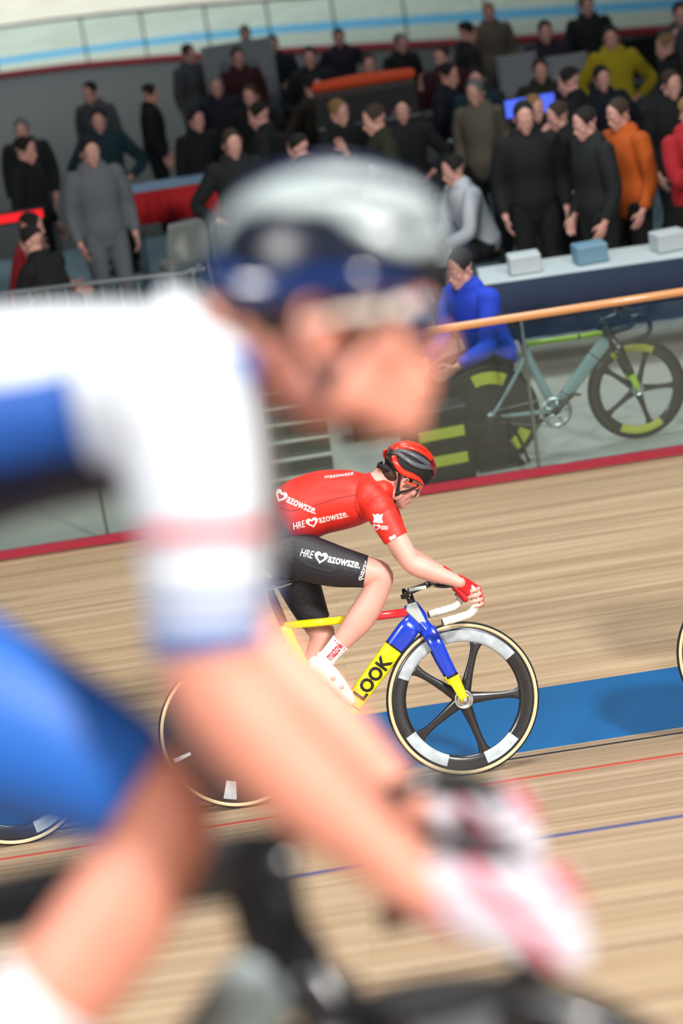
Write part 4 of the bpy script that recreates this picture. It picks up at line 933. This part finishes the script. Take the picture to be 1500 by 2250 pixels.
# ------------------------------------------------------------------ infield: furniture and equipment
TWH = mat('table_white', '#BFC6C6', .5); NAVYC = mat('navy_cloth', '#16223C', .85, bump=.2, bscale=9); CASE = mat('case_black', '#0E0F11', .5, noise=.2); ALU = mat('aluminium_edge', '#A7ACB0', .35, 1.)
def table(name, label, x, y, L, W_, top, cloth=None, rot=0., h=.74, drop=.5, runner=None):
    t = thing(name, label, 'table', (x, y, -.02), (0, 0, rot))
    bm = bmesh.new(); box(bm, (0, 0, h-.015), (L, W_, .03), bev=.004); obj('tabletop', bm, top, t, smooth=False)
    for sx in (-1, 1):
        for sy in (-1, 1): bm = bmesh.new(); tube(bm, [(sx*(L/2-.08), sy*(W_/2-.06), h-.03), (sx*(L/2-.05), sy*(W_/2-.04), 0)], .014, 10, 1, ref=(0, 1, 0)); obj('leg', bm, STEEL, t)
    if cloth:
        bm = bmesh.new(); n = 60; row0, row1 = [], []
        for i in range(n+1):
            xx = -L/2+L*i/n; row0.append(bm.verts.new((xx, -W_/2-.006, h+.003))); row1.append(bm.verts.new((xx, -W_/2-.012-.018*(1+math.sin(i*.9))*.5, h-drop)))
        for i in range(n): bm.faces.new((row0[i], row0[i+1], row1[i+1], row1[i]))
        r2 = [bm.verts.new((-L/2+L*i/n, (-W_/2*.75 if runner else W_/2), h+.004)) for i in range(n+1)]
        for i in range(n): bm.faces.new((r2[i], r2[i+1], row0[i+1], row0[i]))
        o = obj('cloth', bm, cloth, t); md = o.modifiers.new('s', 'SOLIDIFY'); md.thickness = .003
    return t
table('folding_table', 'white-topped table hung with navy cloth behind the wooden handrail', 2.35, 6.75, 1.9, .75, TWH, NAVYC, -.07, .74, .42, True)
table('folding_table', 'plain white folding table in the middle of the infield', .75, 7.9, 1.1, .6, TWH, None, -.05)
table('folding_table', 'table under a bright red cloth with pale blue top', -1.04, 12.0, .95, .7, mat('table_pale_blue', '#8FB0CF', .6), mat('red_cloth', '#C00D16', .75), .0, 1.02, .30, True)
def crate(name, label, cat, x, y, z, s, m, rot=0., edge=True, group=None):
    t = thing(name, label, cat, (x, y, z), (0, 0, rot), group)
    bm = bmesh.new(); box(bm, (0, 0, s[2]/2), s, bev=.012); obj('case_body', bm, m, t, smooth=False)
    if edge:
        bm = bmesh.new(); box(bm, (0, 0, s[2]*.62), (s[0]+.008, s[1]+.008, .022)); obj('lid_band', bm, ALU, t, smooth=False)
        for sx in (-.25, .25): bm = bmesh.new(); box(bm, (sx*s[0], -s[1]/2-.008, s[2]*.6), (.06, .014, .07), bev=.003); obj('latch', bm, ALU, t, smooth=False)
    return t
crate('flight_case', 'large black flight case at the bottom of the stack', 'case', .95, 12.0, -.02, (1.05, .6, .86), CASE)
crate('flight_case', 'black flight case on top of the larger one, under an orange roll', 'case', .95, 12.0, .845, (1.0, .58, .80), CASE)
bm = bmesh.new(); loft(bm, [(.50, 11.95, 1.71, .055, .055), (.95, 11.95, 1.72, .065, .065), (1.42, 11.95, 1.71, .055, .055)], n=20, sub=4, dome=True); tag(obj('foam_roll', bm, mat('orange_foam', '#D2491A', .7)), 'orange foam roll lying on the stacked flight cases', 'roll')
# blue screen on a stand
t = thing('display_screen', 'small screen glowing blue on a thin stand', 'screen', (2.37, 10.5, -.02), (0, 0, .15))
bm = bmesh.new(); box(bm, (0, 0, 1.45), (.50, .03, .20), bev=.006); obj('screen_case', bm, CASE, t, smooth=False)
bm = bmesh.new(); box(bm, (0, -.017, 1.45), (.47, .004, .16)); obj('screen_panel', bm, mat('screen_blue_light', '#4A63E0', .3, emit=.9), t, smooth=False)
bm = bmesh.new(); tube(bm, [(0, .02, 1.36), (0, .02, .02)], .016, 10, 1, ref=(0, 1, 0)); box(bm, (0, .02, .015), (.4, .3, .03), bev=.01); obj('stand', bm, CASE, t)
t = thing('light_panel', 'red glowing light bar on a short stand at the left', 'light', (-2.42, 10.6, -.02), (0, 0, 0))
bm = bmesh.new(); box(bm, (0, 0, 1.15), (.50, .05, .12), bev=.006); obj('housing', bm, CASE, t, smooth=False)
bm = bmesh.new(); box(bm, (0, -.028, 1.15), (.46, .004, .075)); obj('lit_face', bm, mat('lit_red', '#E01522', .4, emit=.9), t, smooth=False)
bm = bmesh.new(); tube(bm, [(0, 0, 1.10), (0, 0, .02)], .016, 10, 1, ref=(0, 1, 0)); box(bm, (0, 0, .015), (.4, .3, .03), bev=.01); obj('stand', bm, CASE, t)
def panel(label, x, y, L, h, m, rot=0., cat='partition', group=None):
    t = thing('partition_screen', label, cat, (x, y, -.02), (0, 0, rot), group)
    bm = bmesh.new(); box(bm, (0, 0, h/2+.03), (L-.04, .03, h-.06)); obj('panel_face', bm, m, t, smooth=False)
    for s in (-1, 1):
        bm = bmesh.new(); box(bm, (s*(L/2-.02), 0, h/2), (.04, .05, h), bev=.004); obj('upright', bm, ALU if m is not CASEK else CASE, t, smooth=False)
        bm = bmesh.new(); box(bm, (s*(L/2-.1), 0, .012), (.05, .5, .024), bev=.004); obj('foot', bm, CASE, t, smooth=False)
    return t
CASEK = mat('board_added_black', '#0B0C0E', .9, noise=.2, nscale=3)
GB = mat('board_grey', '#8B9196', .7, noise=.1)
for k, x in enumerate((.75, 2.8, 4.85, 6.9)): panel('low black board added to darken the back row, %s' % ('leftmost of the row', 'second from the left', 'third from the left', 'rightmost of the row')[k], x, 21.5, 2.0, .62, CASEK, 0, group='dark boards added at the back')  # boards added so that the ground behind the crowd stays dark
panel('upright grey board left of the yellow-shirted person', 2.72, 14.2, .45, 1.5, GB, .1); panel('upright grey board next to the yellow-shirted person', 3.22, 13.9, .45, 1.45, GB, -.1)
panel('pale partition at the back left of the infield', -.3, 17.9, .9, 1.75, GB, .05)
def crowd_rail(label, x0, y0, x1, y1, h=1.02):
    a, b = V((x0, y0, 0)), V((x1, y1, 0)); L = (b-a).length; t = thing('crowd_rail', label, 'railing', tuple((a+b)/2-V((0, 0, .02))), (0, 0, math.atan2(y1-y0, x1-x0)))
    bm = bmesh.new(); tube(bm, [(-L/2, 0, .2), (-L/2, 0, h), (-L/2+.05, 0, h+.03), (L/2-.05, 0, h+.03), (L/2, 0, h), (L/2, 0, .2)], .017, 10, 3, ref=(0, 1, 0)); tube(bm, [(-L/2, 0, .2), (L/2, 0, .2)], .012, 8, 1); obj('frame', bm, ALU, t)
    n = int(L/.14)
    for i in range(1, n): bm = bmesh.new(); tube(bm, [(-L/2+L*i/n, 0, .2), (-L/2+L*i/n, 0, h+.02)], .006, 6, 1, ref=(0, 1, 0)); obj('bar', bm, ALU, t)
    for s in (-1, 1): bm = bmesh.new(); tube(bm, [(s*(L/2-.25), -.25, .01), (s*(L/2-.25), 0, .10), (s*(L/2-.25), .25, .01)], .012, 8, 3, ref=(1, 0, 0)); tube(bm, [(s*(L/2-.25), 0, .09), (s*(L/2-.25), 0, .21)], .012, 8, 1, ref=(0, 1, 0)); obj('foot', bm, ALU, t)
crowd_rail('steel crowd rail on the left side of the infield', -2.9, 7.65, -.75, 7.2)
crowd_rail('steel crowd rail on the right, behind the orange top', 1.75, 11.55, 3.85, 11.35)
# white plastic chair
t = thing('plastic_chair', 'white plastic chair in front of the red-clothed table', 'chair', (-1.0, 10.9, -.02), (0, 0, 1.9)); PW = mat('plastic_white', '#B9B8B0', .5)
bm = bmesh.new(); box(bm, (0, 0, .44), (.42, .42, .03), bev=.012); obj('seat', bm, PW, t)
bm = bmesh.new(); loft(bm, [(-.20, 0, .45, .012, .20), (-.23, 0, .65, .012, .21), (-.27, 0, .86, .012, .17)], n=16, sub=4, power=4); obj('backrest', bm, PW, t)
for sx in (-1, 1):
    for sy in (-1, 1): bm = bmesh.new(); tube(bm, [(sx*.18, sy*.18, .43), (sx*.21, sy*.21, 0)], .016, 8, 1, ref=(0, 1, 0)); obj('leg', bm, PW, t)
# stools under seated people
def stool(x, y, label):
    t = thing('folding_stool', label, 'stool', (x, y, -.02))
    bm = bmesh.new(); box(bm, (0, 0, .405), (.34, .34, .03), bev=.01); obj('seat', bm, CASE, t)
    for sx in (-1, 1):
        for sy in (-1, 1): bm = bmesh.new(); tube(bm, [(sx*.14, sy*.14, .39), (sx*.16, sy*.16, 0)], .010, 8, 1, ref=(0, 1, 0)); obj('leg', bm, STEEL, t)
stool(1.30, 5.15, 'black stool under the person in the blue team top'); stool(1.68, 9.1, 'black stool under the seated white shirt'); stool(-2.38, 9.45, 'black stool under the seated red jacket')
stool(-1.9, 8.4, 'black stool under the seated black jacket')
# parked bicycle, case and bag behind the clear panels
LIME = mat('lime_gloss', '#A9C83A', .35, coat=.4); LIMED = mat('yellow_patch', '#B8B23A', .5)
FRT = mat('frame_pale_teal', '#84979A', .4)
LIMS = dict(tyre=RUB, rim_decal=LIMED, rim_white=[(60, 120), (240, 300)], disc_white=[(60, 110), (150, 200), (300, 330)], m=dict(dt1=FRT, dt2=FRT, tt1=LIME, tt2=LIME, ht=BLK, nose=BLK, st=FRT, cs=FRT, ss=FRT, fk1=BLK, fk2=LIME, stem=BLK, stemstripe=BLK, crank=BLK, tape=mat('black_bar_tape', '#17181A')))
pb = make_bike(LIMS, 'parked bicycle with lime top tube and yellow wheel patches behind the clear barrier', 0, 40, (1.66, 4.50, -.02), (math.radians(-4), 0, math.radians(6)))
t = thing('bicycle_stand', 'low black stand holding the parked lime bicycle upright', 'stand', (1.18, 4.45, -.02), (0, 0, math.radians(6)))
for s in (-1, 1): bm = bmesh.new(); tube(bm, [(-.18, s*.10, .012), (-.12, s*.095, .22), (0, s*.093, .36), (.12, s*.095, .22), (.18, s*.10, .012)], .011, 8, 4, ref=(0, 1, 0)); obj('side_loop', bm, CASE, t)
bm = bmesh.new(); box(bm, (0, 0, .012), (.30, .24, .02), bev=.004); obj('base', bm, CASE, t, smooth=False)
c = crate('equipment_box', 'black box with two yellow stripes beside the parked bicycle', 'box', .78, 4.27, -.02, (.42, .26, .52), CASE, .1, False)
for z in (.36, .18): bm = bmesh.new(); box(bm, (0.02, -.132, z), (.30, .006, .07)); obj('yellow_stripe', bm, LIMED, c, smooth=False)
t = thing('kit_bag', 'large soft black kit bag right of the parked bicycle', 'bag', (2.86, 4.62, -.02), (0, 0, .2))
bm = bmesh.new(); ell(bm, (0, 0, .17), (.38, .20, .17)); ell(bm, (.12, 0, .24), (.22, .16, .14)); box(bm, (0, 0, .06), (.6, .32, .11), bev=.02); organic('bag_body', bm, .015, 5, mat('bag_black', '#15171A', .8, bump=.5, bscale=14), t)
for s in (-1, 1): bm = bmesh.new(); tube(bm, [(-.16, s*.15, .26), (-.10, s*.07, .42), (.10, s*.07, .44), (.18, s*.14, .30)], .010, 8, 5, ref=(0, 1, .1)); obj('handle', bm, CASE, t)
# low access steps with pale nosings
t = thing('access_steps', 'low dark steps with pale edges beside the barrier', 'steps', (-.12, 4.62, -.02), (0, 0, 0))
for k in range(6): bm = bmesh.new(); box(bm, (0, .12+.2*k, .03+.035*k), (.44, .2, .06+.07*k)); tr_ = obj('step', bm, mat('step_dark', '#3E3C38', .8), t, smooth=False); bm = bmesh.new(); box(bm, (0, .03+.2*k, .064+.07*k), (.44, .05, .012)); obj('nosing', bm, mat('nosing_pale', '#B9AFA0', .6), tr_, smooth=False)
t = thing('low_bench', 'long low black bench on the infield beyond the red helmet', 'bench', (.60, 5.6, -.02), (0, 0, -.05))
bm = bmesh.new(); box(bm, (0, 0, .20), (.75, .22, .035), bev=.008); obj('bench_top', bm, CASE, t, smooth=False)
for s in (-1, 1): bm = bmesh.new(); box(bm, (s*.3, 0, .09), (.03, .2, .18)); obj('leg', bm, CASE, t, smooth=False)
# things on the tables
for k, (x, m_, lb) in enumerate(((1.75, TWH, 'white box at the left end of the navy-clothed table'), (2.25, mat('box_sky', '#6E93A6', .5), 'pale blue box in the middle of the navy-clothed table'), (2.85, TWH, 'white box at the right end of the navy-clothed table'))):
    crate('storage_box', lb, 'box', x, 6.78, .725, (.24, .2, .14), m_, .1*k, False)
crate('storage_box', 'small maroon box on the plain white folding table', 'box', .6, 7.9, .725, (.3, .22, .16), mat('box_maroon', '#5E2030', .6), 0, False)
